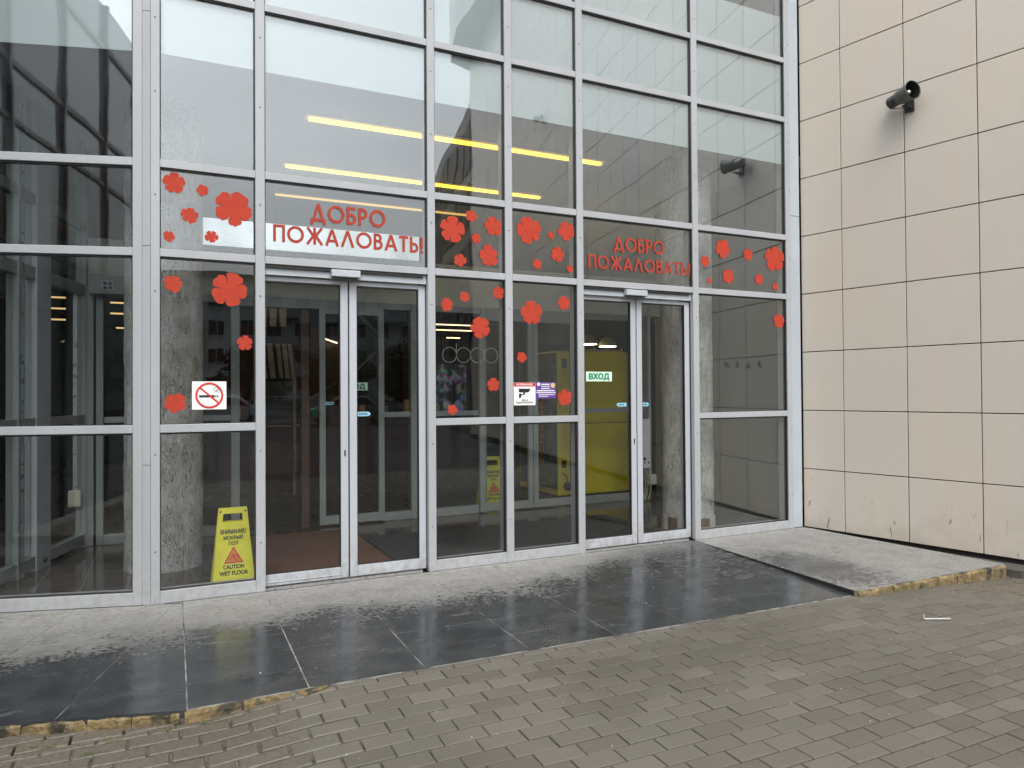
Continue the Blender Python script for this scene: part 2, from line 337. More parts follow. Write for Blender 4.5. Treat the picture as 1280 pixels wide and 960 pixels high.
# ------------------------------------------------------------------ geometry helpers
def link(name, me, mat=None, parent=None, loc=None, kind=None):
    if mat and not me.materials: me.materials.append(M[mat])
    o = bpy.data.objects.new(name, me); COL.objects.link(o)
    if parent: o.parent = parent
    if loc: o.location = loc
    if kind: o['kind'] = kind
    return o
def empty(name, loc=(0, 0, 0), rz=0, label=None, cat=None, group=None, kind=None):
    o = bpy.data.objects.new(name, None); COL.objects.link(o); o.location = loc; o.rotation_euler = (0, 0, rz)
    o.empty_display_size = .1
    tag(o, label, cat, group, kind); return o
def tag(o, label=None, cat=None, group=None, kind=None):
    if label: o['label'] = label
    if cat: o['category'] = cat
    if group: o['group'] = group
    if kind: o['kind'] = kind
    return o
class MB:
    def __init__(s): s.v = []; s.f = []
    def raw(s, vs, fs):
        k = len(s.v); s.v += [tuple(v) for v in vs]; s.f += [tuple(i+k for i in f) for f in fs]; return s
    def box(s, x0, x1, y0, y1, z0, z1, c=0.):
        if c <= 0:
            vs = [(x, y, z) for z in (z0, z1) for y in (y0, y1) for x in (x0, x1)]
            return s.raw(vs, [(0, 2, 3, 1), (4, 5, 7, 6), (0, 1, 5, 4), (1, 3, 7, 5), (3, 2, 6, 7), (2, 0, 4, 6)])
        bm = bmesh.new(); bmesh.ops.create_cube(bm, size=1)
        for v in bm.verts: v.co = Vector(((x0+x1)/2+v.co.x*(x1-x0), (y0+y1)/2+v.co.y*(y1-y0), (z0+z1)/2+v.co.z*(z1-z0)))
        bmesh.ops.bevel(bm, geom=bm.edges[:], offset=c, segments=1, affect='EDGES')
        s.raw([v.co[:] for v in bm.verts], [[v.index for v in f.verts] for f in bm.faces]) if not bm.verts.index_update() else 0
        bm.free(); return s
    def prism(s, poly, ztop, zbot):
        n = len(poly); a = sum(poly[i][0]*poly[(i+1) % n][1]-poly[(i+1) % n][0]*poly[i][1] for i in range(n))
        if a < 0: poly = poly[::-1]
        zt = ztop if callable(ztop) else (lambda x, y: ztop); zb = zbot if callable(zbot) else (lambda x, y: zbot)
        vs = [(x, y, zt(x, y)) for x, y in poly]+[(x, y, zb(x, y)) for x, y in poly]
        return s.raw(vs, [tuple(range(n)), tuple(range(2*n-1, n-1, -1))]+[(i, i+n, (i+1) % n+n, (i+1) % n) for i in range(n)])
    def vprism(s, poly, y0, y1):   # outline in XZ, thickness along Y (y0 is the front)
        n = len(poly); a = sum(poly[i][0]*poly[(i+1) % n][1]-poly[(i+1) % n][0]*poly[i][1] for i in range(n))
        if a < 0: poly = poly[::-1]
        vs = [(x, y0, z) for x, z in poly]+[(x, y1, z) for x, z in poly]
        return s.raw(vs, [tuple(range(n)), tuple(range(2*n-1, n-1, -1))]+[(i, i+n, (i+1) % n+n, (i+1) % n) for i in range(n)])
    def tube(s, pts, r, n=10, cap=True, r2=None):
        pts = [Vector(p) for p in pts]; rs = [r+(r2-r)*i/(len(pts)-1) if r2 is not None else r for i in range(len(pts))]
        rings = []
        for i, p in enumerate(pts):
            t = (pts[min(i+1, len(pts)-1)]-pts[max(i-1, 0)]).normalized()
            a = t.cross(Vector((0, 0, 1)));  a = a if a.length > .05 else t.cross(Vector((1, 0, 0)))
            a.normalize(); b = t.cross(a)
            rings.append([p+(a*math.cos(6.28318*j/n)+b*math.sin(6.28318*j/n))*rs[i] for j in range(n)])
        vs = [v for q in rings for v in q]
        fs = [(i*n+j, i*n+(j+1) % n, (i+1)*n+(j+1) % n, (i+1)*n+j) for i in range(len(pts)-1) for j in range(n)]
        if cap: fs += [tuple(range(n-1, -1, -1)), tuple((len(pts)-1)*n+j for j in range(n))]
        return s.raw(vs, fs)
    def lathe(s, prof, n=40):      # (r, z) profile round Z
        vs = [(r*math.cos(6.28318*j/n), r*math.sin(6.28318*j/n), z) for r, z in prof for j in range(n)]
        return s.raw(vs, [(i*n+j, i*n+(j+1) % n, (i+1)*n+(j+1) % n, (i+1)*n+j) for i in range(len(prof)-1) for j in range(n)])
    def xf(s, m):
        s.v = [tuple(m @ Vector(v)) for v in s.v]; return s
    def mesh(s, name, mat=None, smooth=False):
        me = bpy.data.meshes.new(name); me.from_pydata(s.v, [], s.f); me.update()
        bm = bmesh.new(); bm.from_mesh(me); bmesh.ops.recalc_face_normals(bm, faces=bm.faces); bm.to_mesh(me); bm.free()
        if mat: me.materials.append(M[mat])
        if smooth:
            for p in me.polygons: p.use_smooth = True
        return me
    def build(s, name, mat, parent=None, smooth=False, kind=None, loc=None):
        return link(name, s.mesh(name, mat, smooth), None, parent, loc, kind)
def B(*a, c=0.): return MB().box(*a, c=c)
def text_mesh(body, h, width=None, bold=.0, depth=.002):
    cu = bpy.data.curves.new('lettering', 'FONT'); cu.body = body; cu.size = 1; cu.extrude = .01; cu.resolution_u = 6
    o = bpy.data.objects.new('tmp', cu); COL.objects.link(o); dg = bpy.context.evaluated_depsgraph_get(); dg.update()
    me0 = bpy.data.meshes.new_from_object(o.evaluated_get(dg)); bpy.data.objects.remove(o)
    V = [v.co.copy() for v in me0.vertices]; Fc = [tuple(p.vertices) for p in me0.polygons]; bpy.data.meshes.remove(me0)
    b = bold*.55; sh = [(0, 0)] if not bold else [(0, 0), (b, 0), (-b, 0), (0, b), (0, -b), (b*.7, b*.7), (-b*.7, -b*.7), (b*.7, -b*.7), (-b*.7, b*.7)]
    x0 = min(v.x for v in V)-b; x1 = max(v.x for v in V)+b; k = h/.728; kx = (width/(x1-x0)) if width else k; m = MB()
    for q, (dx, dy) in enumerate(sh):     # the stroke is thickened by overlapping copies, each a hair prouder than the last
        e = q*.00006
        m.raw([((v.x+dx-x0)*kx, -(v.z+.01)/.02*(depth+e)-e*.1, (v.y+dy)*k) for v in V], Fc)
    return m.mesh('lettering'), (x1-x0)*kx
def text_obj(name, body, x, y, z, h, mat, parent, width=None, bold=.0, centre=False, depth=.0015):
    me, wd = text_mesh(body, h, width, bold, depth); me.name = name
    return link(name, me, mat, parent, (x-wd/2 if centre else x, y, z))

# ------------------------------------------------------------------ ground
B(-400, 400, -400, 400, -.40, -.16).build('ground', 'ground', kind='structure')
far = MB(); far.box(-14, 3.2, -7.5, -4.62, -.20, -.075); far.box(-14, -7.22, -4.62, -2.4, -.20, -.075)
far.build('paved_area', 'farpave', kind='structure')
# ------------------------------------------------------------------ forecourt pavers
def lerp(x, xs, ys):
    if x <= xs[0]: return ys[0]
    for i in range(len(xs)-1):
        if x <= xs[i+1]: return ys[i]+(ys[i+1]-ys[i])*(x-xs[i])/(xs[i+1]-xs[i])
    return ys[-1]
def paver_z(x, y):
    e = max(0, min(1, (-1.84-y)/1.6))
    a = lerp(x, (-5.55, -5.12, -4.6, -1.4, .35), (-.056, -.008, -.006, -.038, -.100))
    return a*(1-e)+(-.062)*e if x < -1.4 else a*(1-e*.5)+(-.062)*e*.5
pv = empty('forecourt_paving', kind='structure')
B(-7.25, 1.2, -4.64, -1.70, -.24, -.13).build('bedding', 'joint', pv)
# sand bed follows the surface 6 mm below the paver tops
bed = MB(); NX, NY = 42, 15
for j in range(NY+1):
    for i in range(NX+1):
        x = -7.22+8.42*i/NX; y = -4.62+2.79*j/NY; bed.v.append((x, y, paver_z(x, y)-.0085))
for j in range(NY):
    for i in range(NX):
        a = j*(NX+1)+i; bed.f.append((a, a+1, a+NX+2, a+NX+1))
bed.build('sand_bed', 'joint', pv)
grid = []
row = 0; y = -1.845
for k_ in range(3):
    x_ = -7.2+(.1 if k_ % 2 == 0 else 0)
    while x_+.2 < -5.64: grid.append((x_, x_+.2, y+k_*.1, y+k_*.1+.1)); x_ += .2
def wall_x(y): return .196+.2028*(-y-.0)
while y > -4.6:
    off = (.1 if row % 2 else 0)+.02*math.sin(row*1.7)
    x = -7.2+off
    while x < 1.2:
        if row == 0: h = .052
        else: h = .1
        x1 = min(x+.2, wall_x(y)+.0)
        if x1-x > .03 and not (x < -5.55 and row == 0 and False): grid.append((x, x1, y-h, y))
        x += .2
    y -= .052 if row == 0 else .1
    row += 1
cm = mw.inverted()
def vis(x, y, z):
    p = cm @ Vector((x, y, z))
    if p.z > -.3: return False
    px = 640+895*p.x/-p.z; py = 480-895*p.y/-p.z
    return -25 < px < 1305 and py < 990
near = [g for g in grid if vis((g[0]+g[1])/2, (g[2]+g[3])/2, -.05)]
near.sort(key=lambda g: ((g[0]+g[1])/2-cam.location.x)**2+((g[2]+g[3])/2-cam.location.y)**2)
near_set = set(near[:300])
rest = MB(); tones = []
def paver_mb(g, rnd):
    x0, x1, y0, y1 = g; mx_, my_ = (x0+x1)/2, (y0+y1)/2; old = mx_ < -5.05 or mx_+.75*my_ > -2.15; q = .0048 if old else .0032; c = .005 if old else .003
    dz = rnd.uniform(-.0012, .0018); cx, cy = (x0+x1)/2, (y0+y1)/2; an = rnd.uniform(-.004, .004)
    hx, hy = (x1-x0)/2-q, (y1-y0)/2-q; tk = 2.2 if old else 1; tilt = rnd.uniform(-.008, .008)*tk, rnd.uniform(-.012, .012)*tk
    m = MB(); vs = []
    for (ex, ey, ez) in ((hx-c, hy-c, 0), (hx, hy, -c*.8), (hx, hy, -.05)):
        for sx, sy in ((-1, -1), (1, -1), (1, 1), (-1, 1)):
            X = sx*ex; Y = sy*ey; X, Y = X-an*Y, Y+an*X
            vs.append((cx+X, cy+Y, paver_z(cx+X, cy+Y)+ez+dz+tilt[0]*X+tilt[1]*Y))
    fs = [(0, 1, 2, 3)]
    for k in (0, 4):
        for j in range(4): fs.append((k+j, k+4+j, k+4+(j+1) % 4, k+(j+1) % 4))
    return vs, fs
rp = random.Random(3)
for g in grid:
    vs, fs = paver_mb(g, rp)
    if g in near_set: MB().raw(vs, fs).build('paver', 'paver', pv)
    else: rest.raw(vs, fs); tones += [rp.random()]*12
ro = rest.build('paver_field', 'paver', pv, kind='stuff')
at = ro.data.attributes.new('tone', 'FLOAT', 'POINT')
for i, t in enumerate(tones): at.data[i].value = t

# ------------------------------------------------------------------ platform
def clip(poly, a, b, c):     # keep a*x+b*y<=c
    out = []
    for i in range(len(poly)):
        p, q = poly[i], poly[(i+1) % len(poly)]; dp = a*p[0]+b*p[1]-c; dq = a*q[0]+b*q[1]-c
        if dp <= 0: out.append(p)
        if dp*dq < 0: t = dp/(dp-dq); out.append((p[0]+t*(q[0]-p[0]), p[1]+t*(q[1]-p[1])))
    return out
def shrink(poly, q):
    cx = sum(p[0] for p in poly)/len(poly); cy = sum(p[1] for p in poly)/len(poly)
    return [(p[0]-(q if p[0] > cx else -q), p[1]-(q if p[1] > cy else -q)) for p in poly]
def plat_z(x, y):
    f = max(0, min(1, -y/1.83)); return -f*lerp(x, (-5.2, -5.0, -1.4), (0, .002, .034))
fp = empty('entrance_platform', kind='structure')
SK = lambda y: -1.262+.076*(-y*-1)   # x of the step between the sloped tiles and the raised slab
def SK(y): return -1.262+.076*y
YF = -1.838
ys = [.0, -.07, -.37, -.67, -.97, -1.27, -1.57, YF]
xs = [-5.64, -5.11, -4.53, -3.92, -3.36, -2.84, -2.26, -1.72, None]
bisx = lambda y: -5.64
n_side = Vector((-.277, -.961))
for i in range(len(xs)-1):
    for j in range(len(ys)-1):
        x0 = xs[i]; x1 = xs[i+1]; a, b = ys[j], ys[j+1]
        X = lambda xx, yy: SK(yy)-.002 if xx is None else xx+.006*yy
        poly = [(X(x0, b), b), (X(x1, b), b), (X(x1, a), a), (X(x0, a), a)]
        MB().prism(shrink(poly, .0027), lambda x, y: plat_z(x, y)+random.Random(i*31+j).uniform(-.0004, .0004), lambda x, y: plat_z(x, y)-.03).build('floor_tile', 'floor_tile', fp)
# tiles in front of the turned left glass front, laid square to it
Lc = Vector((-5.8845, .020)); Ld = Vector((-.9607, .277)); Ln = Vector((-.277, -.961))
tj = [-1.0, -.30, .30, .90, 1.50, 2.10, 2.70]
for i in range(len(tj)-1):
    for j in range(len(ys)-1):
        a, b = -ys[j]*.938, -ys[j+1]*.938; poly = []
        for t, u in ((tj[i], a), (tj[i+1], a), (tj[i+1], b), (tj[i], b)):
            p = Lc+Ld*(t+.10)+Ln*(u+.005); poly.append((p.x, p.y))
        poly = clip(poly, 1, -.006, -5.642)
        if len(poly) > 2: 
            c = Vector((sum(p[0] for p in poly)/len(poly), sum(p[1] for p in poly)/len(poly)))
            poly = [tuple(c+(Vector(p)-c)*(1-.0022/max(.05, (Vector(p)-c).length))) for p in poly]
            MB().prism(poly, random.uniform(-.0004, .0004), -.03).build('floor_tile', 'floor_tile', fp)
# grout / core under the tiles
core = MB()
core.prism([(-5.642, YF), (-5.10, YF), (-5.10, .0), (-5.642, 0)], -.0018, -.30)
NS = 10
for k in range(NS):
    xa = -5.10+k*(3.74/NS); xb = -5.10+(k+1)*(3.74/NS)
    for (a, b) in ((YF, -.9), (-.9, 0)):
        core.prism([(xa, a), (xb if k < NS-1 else SK(a)-.004, a), (xb if k < NS-1 else SK(b)-.004, b), (xa, b)], lambda x, y: plat_z(x, y)-.0018, -.30)
pl = [Lc+Ld*2.85, Lc+Ld*2.85+Ln*1.728, Lc+Ln*1.728]; core.prism([(-5.645, 0), (-5.88, .02)]+[(p.x, p.y) for p in pl]+[(-5.645, YF)], -.0018, -.30)
core.build('grout_bed', 'grout', fp)
# raised slab at the right
def SR(y): return .170-.085*y
sys_ = [0, -.37, -.97, -1.57, -1.862]; sxs = [None, -.72, -.12, 'r']
for i in range(3):
    for j in range(4):
        a, b = sys_[j], sys_[j+1]
        X = lambda q, yy: SK(yy)+.004 if q is None else (SR(yy) if q == 'r' else q+.076*yy)
        poly = [(X(sxs[i], b), b), (X(sxs[i+1], b), b), (X(sxs[i+1], a), a), (X(sxs[i], a), a)]
        MB().prism(shrink(poly, .0012), random.uniform(-.0004, .0004), -.04).build('slab_tile', 'slab_tile', fp)
MB().prism([(SK(-1.862)+.008, -1.862), (SR(-1.862)-.004, -1.862), (SR(0)-.004, 0), (SK(0)+.008, 0)], -.0012, -.30).build('slab_core', 'grout', fp)
MB().prism([(SK(0)-.0015, -.001), (SK(0)+.0048, -.001), (SK(-1.85)+.0048, -1.85), (SK(-1.85)-.0015, -1.85)], -.0025, -.2).build('step_shadow_strip', 'near_black', fp)  # black strip painted in for the thin shadow along the step
# stained concrete edge stones
def rough_stone(p, q, out, zt, zb, seed):   # p,q: ends of the stone along the edge; out: outward dir
    p, q, out = Vector(p), Vector(q), Vector(out).normalized(); r = random.Random(seed); m = MB(); n = 5; vs = []
    for i in range(n+1):
        b = p+(q-p)*i/n; z = (zt[0]+(zt[1]-zt[0])*i/n)
        end = .004 if i in (0, n) else 0
        o1 = .014+r.uniform(-.004, .006)-end; o2 = .018+r.uniform(-.005, .006)-end
        vs += [(b.x-out.x*.03, b.y-out.y*.03, z-.0035), (b.x+out.x*o1*.6, b.y+out.y*o1*.6, z-.004-r.uniform(0, .004)-end*.5), (b.x+out.x*o2, b.y+out.y*o2, z-.018-r.uniform(0, .006)), (b.x+out.x*o2*.9, b.y+out.y*o2*.9, zb), (b.x-out.x*.03, b.y-out.y*.03, zb)]
    fs = [(i*5+k, i*5+(k+1) % 5, (i+1)*5+(k+1) % 5, (i+1)*5+k) for i in range(n) for k in range(5)]+[(4, 3, 2, 1, 0), tuple(n*5+k for k in range(5))]
    m.raw(vs, fs).build('edge_stone', 'edge', fp)
cuts = [-5.668, -5.42, -5.20]; 
cutsL = [0.02, .22, .40, .66, .86, 1.2, 1.6]
for k in range(2): rough_stone((cuts[k]+.006, YF), (cuts[k+1]-.006, YF), (0, -1), (0, 0), -.12, k)
base = Lc+Ln*1.728
e0 = Vector((-5.66, YF+.006)); 
for k in range(6):
    p = e0+Ld*(cutsL[k]+.0); q = e0+Ld*(cutsL[k+1]-.004); rough_stone(p, q, Ln, (0, 0), -.14, 20+k)
MB().raw([(-5.19, -1.83, -.005), (-5.03, -1.835, -.004), (-5.045, -1.87, -.004), (-5.15, -1.895, -.006), (-5.19, -1.83, -.05), (-5.03, -1.835, -.05), (-5.045, -1.87, -.05), (-5.15, -1.895, -.05)],
         [(0, 1, 2, 3), (0, 4, 5, 1), (1, 5, 6, 2), (2, 6, 7, 3), (3, 7, 4, 0)]).build('broken_edge_stone', 'edge', fp)
cs = [SK(-1.86)+.02, -1.02, -.82, -.30, SR(-1.86)-.0]
for k in range(4): rough_stone((cs[k], -1.866), (cs[k+1]-.008, -1.866), (0, -1), (-.001, -.001), -.2, 40+k)
rough_stone((SR(-1.86)+.002, -1.86), (SR(-.6), -.6), (1, .08), (0, 0), -.2, 50)
MB().prism([(SR(0)+.003, 0), (.21, 0), (.62, -1.97), (SR(-1.86)+.03, -1.97), (SR(-1.86)+.003, -1.80)], -.04, -.3).build('gutter_strip', 'recess_grey', fp)
B(-8.3, 1.0, .0, 2.37, -.2, -.012).build('vestibule_screed', 'near_black', fp)

# ------------------------------------------------------------------ weeds, litter
def tuft(x, y, z, s, n, rnd):
    m = MB()
    for k in range(n):
        a = rnd.uniform(0, 6.28); l = s*rnd.uniform(.5, 1); w_ = s*.13; dx, dy = math.cos(a), math.sin(a)
        b = (x+dx*s*.15, y+dy*s*.15, z); c = (x+dx*l*.7, y+dy*l*.7, z+l*.55); d = (x+dx*l*1.2, y+dy*l*1.2, z+l*.45)
        m.raw([(b[0]-dy*w_, b[1]+dx*w_, b[2]), (b[0]+dy*w_, b[1]-dx*w_, b[2]), (c[0]+dy*w_, c[1]-dx*w_, c[2]), (c[0]-dy*w_, c[1]+dx*w_, c[2]), d], [(0, 1, 2, 3), (3, 2, 4)])
    return m
rw = random.Random(5); moss = MB()
for (x, y) in [(-5.93, -1.90), (-6.18, -1.84), (-5.55, -1.885), (-5.72, -1.885), (-6.02, -1.97), (-6.25, -1.80)]:
    for q in range(4):
        xx, yy = x+rw.uniform(-.03, .03), y+rw.uniform(-.008, .008); t = tuft(xx, yy, paver_z(xx, yy)-.003, .014, 7, rw); moss.raw(t.v, t.f)
for k in range(60):
    x = rw.uniform(-1.35, .2); t = tuft(x, -1.895+rw.uniform(-.006, .006), paver_z(x, -1.9)-.003, .010, 5, rw); moss.raw(t.v, t.f)
for k in range(60):
    x = rw.uniform(-6.3, -5.2); yy = -1.885 if x > -5.66 else -1.885-(x+5.66)*-.288*-1*-1
    t = tuft(x, yy+rw.uniform(-.008, .004), paver_z(x, yy)-.004, .008, 5, rw); moss.raw(t.v, t.f)
tag(moss.build('moss', 'moss'), 'small green weeds and moss along the foot of the stone edge', 'moss', kind='stuff')
grit = MB()
for k in range(70):
    x = rw.uniform(-6.6, .4); y = rw.uniform(-3.6, -1.95); z = paver_z(x, y); s = rw.uniform(.001, .003)
    m_ = MB().box(-s, s, -s*.7, s*.7, 0, s); m_.xf(Matrix.Translation((x, y, z))@Matrix.Rotation(rw.uniform(0, 3), 4, 'Z')); grit.raw(m_.v, m_.f)
for k in range(12):
    x = rw.uniform(-6.2, -1.6); y = rw.uniform(-1.8, -.3); z = plat_z(x, y); s = rw.uniform(.002, .005)
    m_ = MB().box(-s, s, -s*.6, s*.6, 0, s*.6); m_.xf(Matrix.Translation((x, y, z))@Matrix.Rotation(rw.uniform(0, 3), 4, 'Z')); grit.raw(m_.v, m_.f)
tag(grit.build('grit', 'concrete_band'), 'tiny pale bits of grit and crumbs scattered over the paving', 'grit', kind='stuff')
lt = MB(); zz = paver_z(-1.38, -2.42)+.003
lt.raw([(-1.445, -2.405, zz), (-1.30, -2.475, zz), (-1.295, -2.462, zz+.002), (-1.44, -2.390, zz+.002), (-1.445, -2.405, zz+.004), (-1.30, -2.475, zz+.004), (-1.295, -2.466, zz+.006), (-1.44, -2.396, zz+.006)],
       [(0, 1, 2, 3), (4, 7, 6, 5), (0, 4, 5, 1), (1, 5, 6, 2), (2, 6, 7, 3), (3, 7, 4, 0)])
lt.box(-1.447, -1.443, -2.402, -2.394, zz+.002, zz+.030)
tag(lt.build('paper_litter', 'paper'), 'folded strip of white paper lying on the pavers below the raised slab', 'litter')

# ------------------------------------------------------------------ glass front
ZT = [(1.145, 1.20), (2.335, 2.39), (2.94, 2.995), (4.15, 4.205), (4.76, 4.815), (5.97, 6.025)]
ZTOP = 6.6
MUL = [(-5.836, -5.779), (-5.170, -5.105), (-3.885, -3.823), (-3.209, -3.143), (-2.519, -2.454), (-1.247, -1.180), (-.044, .022)]
DOORB = (1, 4)      # bays with sliding doors
gf = empty('glass_front', (0, 0, 0), 0, 'tall glass front with pale grey frames holding both sliding doors and the red flowers', 'glass facade')
def framed_bay(par, x0, x1, door, zs=ZT, ztop=ZTOP, pref='', edge_pane=True):
    lv = [0.0]+[q for z in zs for q in z]+[ztop]
    if not door: B(x0, x1, .004, .11, 0, .085, c=.002).build('bottom_rail', 'alu', par)
    for k, (a, b) in enumerate(zs):
        if door and k == 0: continue
        B(x0, x1, .004, .11, a, b, c=.0025).build('transom', 'alu', par)
    z0 = .085
    for k, (a, b) in enumerate(zs+[(ztop, ztop)]):
        if door and k <= 1:
            z0 = b; continue
        za, zb_ = z0, a
        p = B(x0+.004, x1-.004, .026, .034, za-.01, zb_+.01).build('glass_pane', 'glass' if za < 2.3 else 'glass_band' if za < 2.9 else 'glass_upper', par)
        g = MB(); t = .007
        g.box(x0, x1, .014, .05, zb_-t*1.6, zb_-.0005); g.box(x0, x1, .014, .05, za+.0005, za+t*.5)
        g.box(x0, x0+t*.8, .014, .05, za+t*.5, zb_-t*1.6); g.box(x1-t*1.3, x1, .014, .05, za+t*.5, zb_-t*1.6)
        g.build('gasket', 'gasket', p); z0 = b
scm = MB().lathe([(.0001, .003), (.004, .003), (.005, 0)], 8).xf(Matrix.Rotation(math.pi/2, 4, 'X')).mesh('screw', 'dark_metal')
for a, b in MUL:
    m = B(a, b, 0, .14, 0, ZTOP, c=.003).build('mullion', 'alu', gf)
    for z in (.35, 1.0, 2.1, 2.75, 3.45, 3.95, 4.45, 4.95, 5.4):
        link('screw', scm, None, m, ((a+b)/2+(.012 if a > -1 else 0), -.001, z))
for i in range(6): framed_bay(gf, MUL[i][1], MUL[i+1][0], i in DOORB)
B(.024, .165, .02, .10, 0, 3.2, c=.002).build('end_cover', 'cover', gf); B(.024, .165, .02, .10, 3.204, ZTOP, c=.002).build('end_cover', 'cover', gf)
# door linings: jambs and head
for (x0, x1) in ((MUL[1][1], MUL[2][0]), (MUL[4][1], MUL[5][0])):
    B(x1-.034, x1-.002, .112, .17, .0, 2.333, c=.002).build('door_jamb', 'cover', gf)
    B(x1-.004, x1, .046, .058, .0, 2.333).build('jamb_seal', 'gasket', gf)
    B(x0, x1-.006, .030, .058, 2.262, 2.334).build('door_head', 'cover', gf)
    B(x0, x1-.036, .012, .034, 2.312, 2.333).build('head_seal', 'gasket', gf)
    B(x0, x1-.036, .05, .14, -.010, .006).build('threshold', 'light_metal', gf)
# corner cover strips (three lengths)
cp0 = Vector((-5.8845, .026)); cp1 = Vector((-5.838, .006))
for (za, zb_) in ((0, .93), (.934, 2.40), (2.404, 3.985), (3.989, ZTOP)):
    MB().prism([tuple(cp0), tuple(cp1), (-5.815, .10), (-5.88, .11)], zb_, za).build('corner_cover', 'alu', gf)
# ------------------------------------------------------------------ turned left glass front
lf = empty('turned_glass_front', (-5.8845, .020, 0), math.atan2(-.277, .9607), 'glass front at the left edge, turned back from the corner post', 'glass facade')
B(-.062, -.002, 0, .14, 0, ZTOP, c=.003).build('mullion', 'alu', lf)
for xx in (-1.24, -2.48): B(xx, xx+.06, 0, .14, 0, ZTOP, c=.003).build('mullion', 'alu', lf)
framed_bay(lf, -1.18, -.062, False); framed_bay(lf, -2.42, -1.24, False)

# ------------------------------------------------------------------ sliding doors
def sliding_door(x0, xm, x1, label, scuff):
    t = empty('sliding_door', ((x0+x1)/2, .06, 0), 0, label, 'sliding door', 'double sliding doors of the glass front'); cx = (x0+x1)/2
    for (a, b, side) in ((x0, xm-.0055, 0), (xm+.0055, x1, 1)):
        a -= cx; b -= cx; f = MB(); st = .056
        lf_ = empty('door_leaf'); lf_.parent = t
        f.box(a, a+st, 0, .045, .018, 2.255); f.box(b-st, b, 0, .045, .018, 2.255)
        f.box(a+st, b-st, .001, .044, .018, .10); f.box(a+st, b-st, .001, .044, 2.222, 2.2545)
        if side == 0 and scuff: f.box(a+st*.4, b-st*1.0, -.004, .001, .040, .047)
        fo = f.build('leaf_frame', 'alu_door', lf_)
        bm = fo.modifiers.new('bevel', 'BEVEL'); bm.width = .002; bm.segments = 1; bm.limit_method = 'ANGLE'
        B(a+st, b-st, .018, .026, .10, 2.222).build('leaf_glass', 'glass_door', lf_)
        g = MB(); g.box(a+st, a+st+.005, .004, .030, .10, 2.222); g.box(b-st-.007, b-st, .004, .030, .10, 2.222); g.box(a+st+.005, b-st-.007, .004, .03, 2.212, 2.222); g.box(a+st+.005, b-st-.007, .004, .03, .10, .104)
        g.build('leaf_seal', 'gasket', lf_)
        xl = (b-.026) if side == 0 else (a+.03)
        if side == 0: B(xl-.005, xl+.006, -.003, .0, .93, .975).build('lock_keyhole', 'black', lf_)
    B(xm-cx-.0055, xm-cx+.0055, .012, .03, .018, 2.25).build('meeting_seal', 'gasket', t)
    return t
d1 = sliding_door(-5.165, -4.497, -3.888, 'left double sliding glass door with scuffed white frame and brown mat behind it', True)
d2 = sliding_door(-2.512, -1.862, -1.250, 'right double sliding glass door with the yellow kiosk and white cabinet behind it', False)
for (x0, x1, lb) in ((-4.64, -4.425, 'white motion sensor box on the head of the left sliding door'), (-2.02, -1.795, 'white motion sensor box on the head of the right sliding door')):
    s_ = empty('motion_sensor', ((x0+x1)/2, .02, 2.27), 0, lb, 'door sensor'); wd = (x1-x0)/2
    B(-wd, wd, -.050, -.002, 0, .052, c=.004).build('housing', 'alu_door', s_); B(-wd*.8, wd*.8, -.046, .0, -.006, .001).build('sensor_window', 'black', s_)

# ------------------------------------------------------------------ red flowers on the glass
def flower_poly(r, rnd):
    a0 = rnd.uniform(0, 6.28); P_ = []; n = 5
    widths = [rnd.uniform(.82, 1.18) for _ in range(n)]; tot = sum(widths); a = a0
    for k in range(n):
        wd = widths[k]/tot*6.28318; R_ = r*rnd.uniform(.93, 1.07); sl = rnd.uniform(.025, .07) if r > .06 else rnd.uniform(.05, .09)
        lobes = rnd.choice((2, 2, 3)); deep = rnd.uniform(.34, .50)
        P_.append((a, r*deep))
        m = 9; ed0, ed1 = rnd.uniform(.72, .92), rnd.uniform(.72, .92)
        if r < .06: ed0, ed1 = .84, .86
        for j in range(m+1):
            t = j/m; ang = a+sl+(wd-2*sl)*t; e = math.sin(math.pi*t)**(.5 if r > .06 else .38) if 0 < t < 1 else 0; ed = ed0+(ed1-ed0)*t
            rr = R_*(ed+(1-ed)*e)*(1-.035*math.cos(lobes*2*math.pi*t)*e)
            P_.append((ang, rr))
        a += wd
    return [(rr*math.cos(q), rr*math.sin(q)) for q, rr in P_]
FG = 'red paper flowers stuck on the glass'
FL = [(-5.693,2.838,.071,'six-petalled look red flower high in the top left corner of the panel left of the first welcome lettering'),]
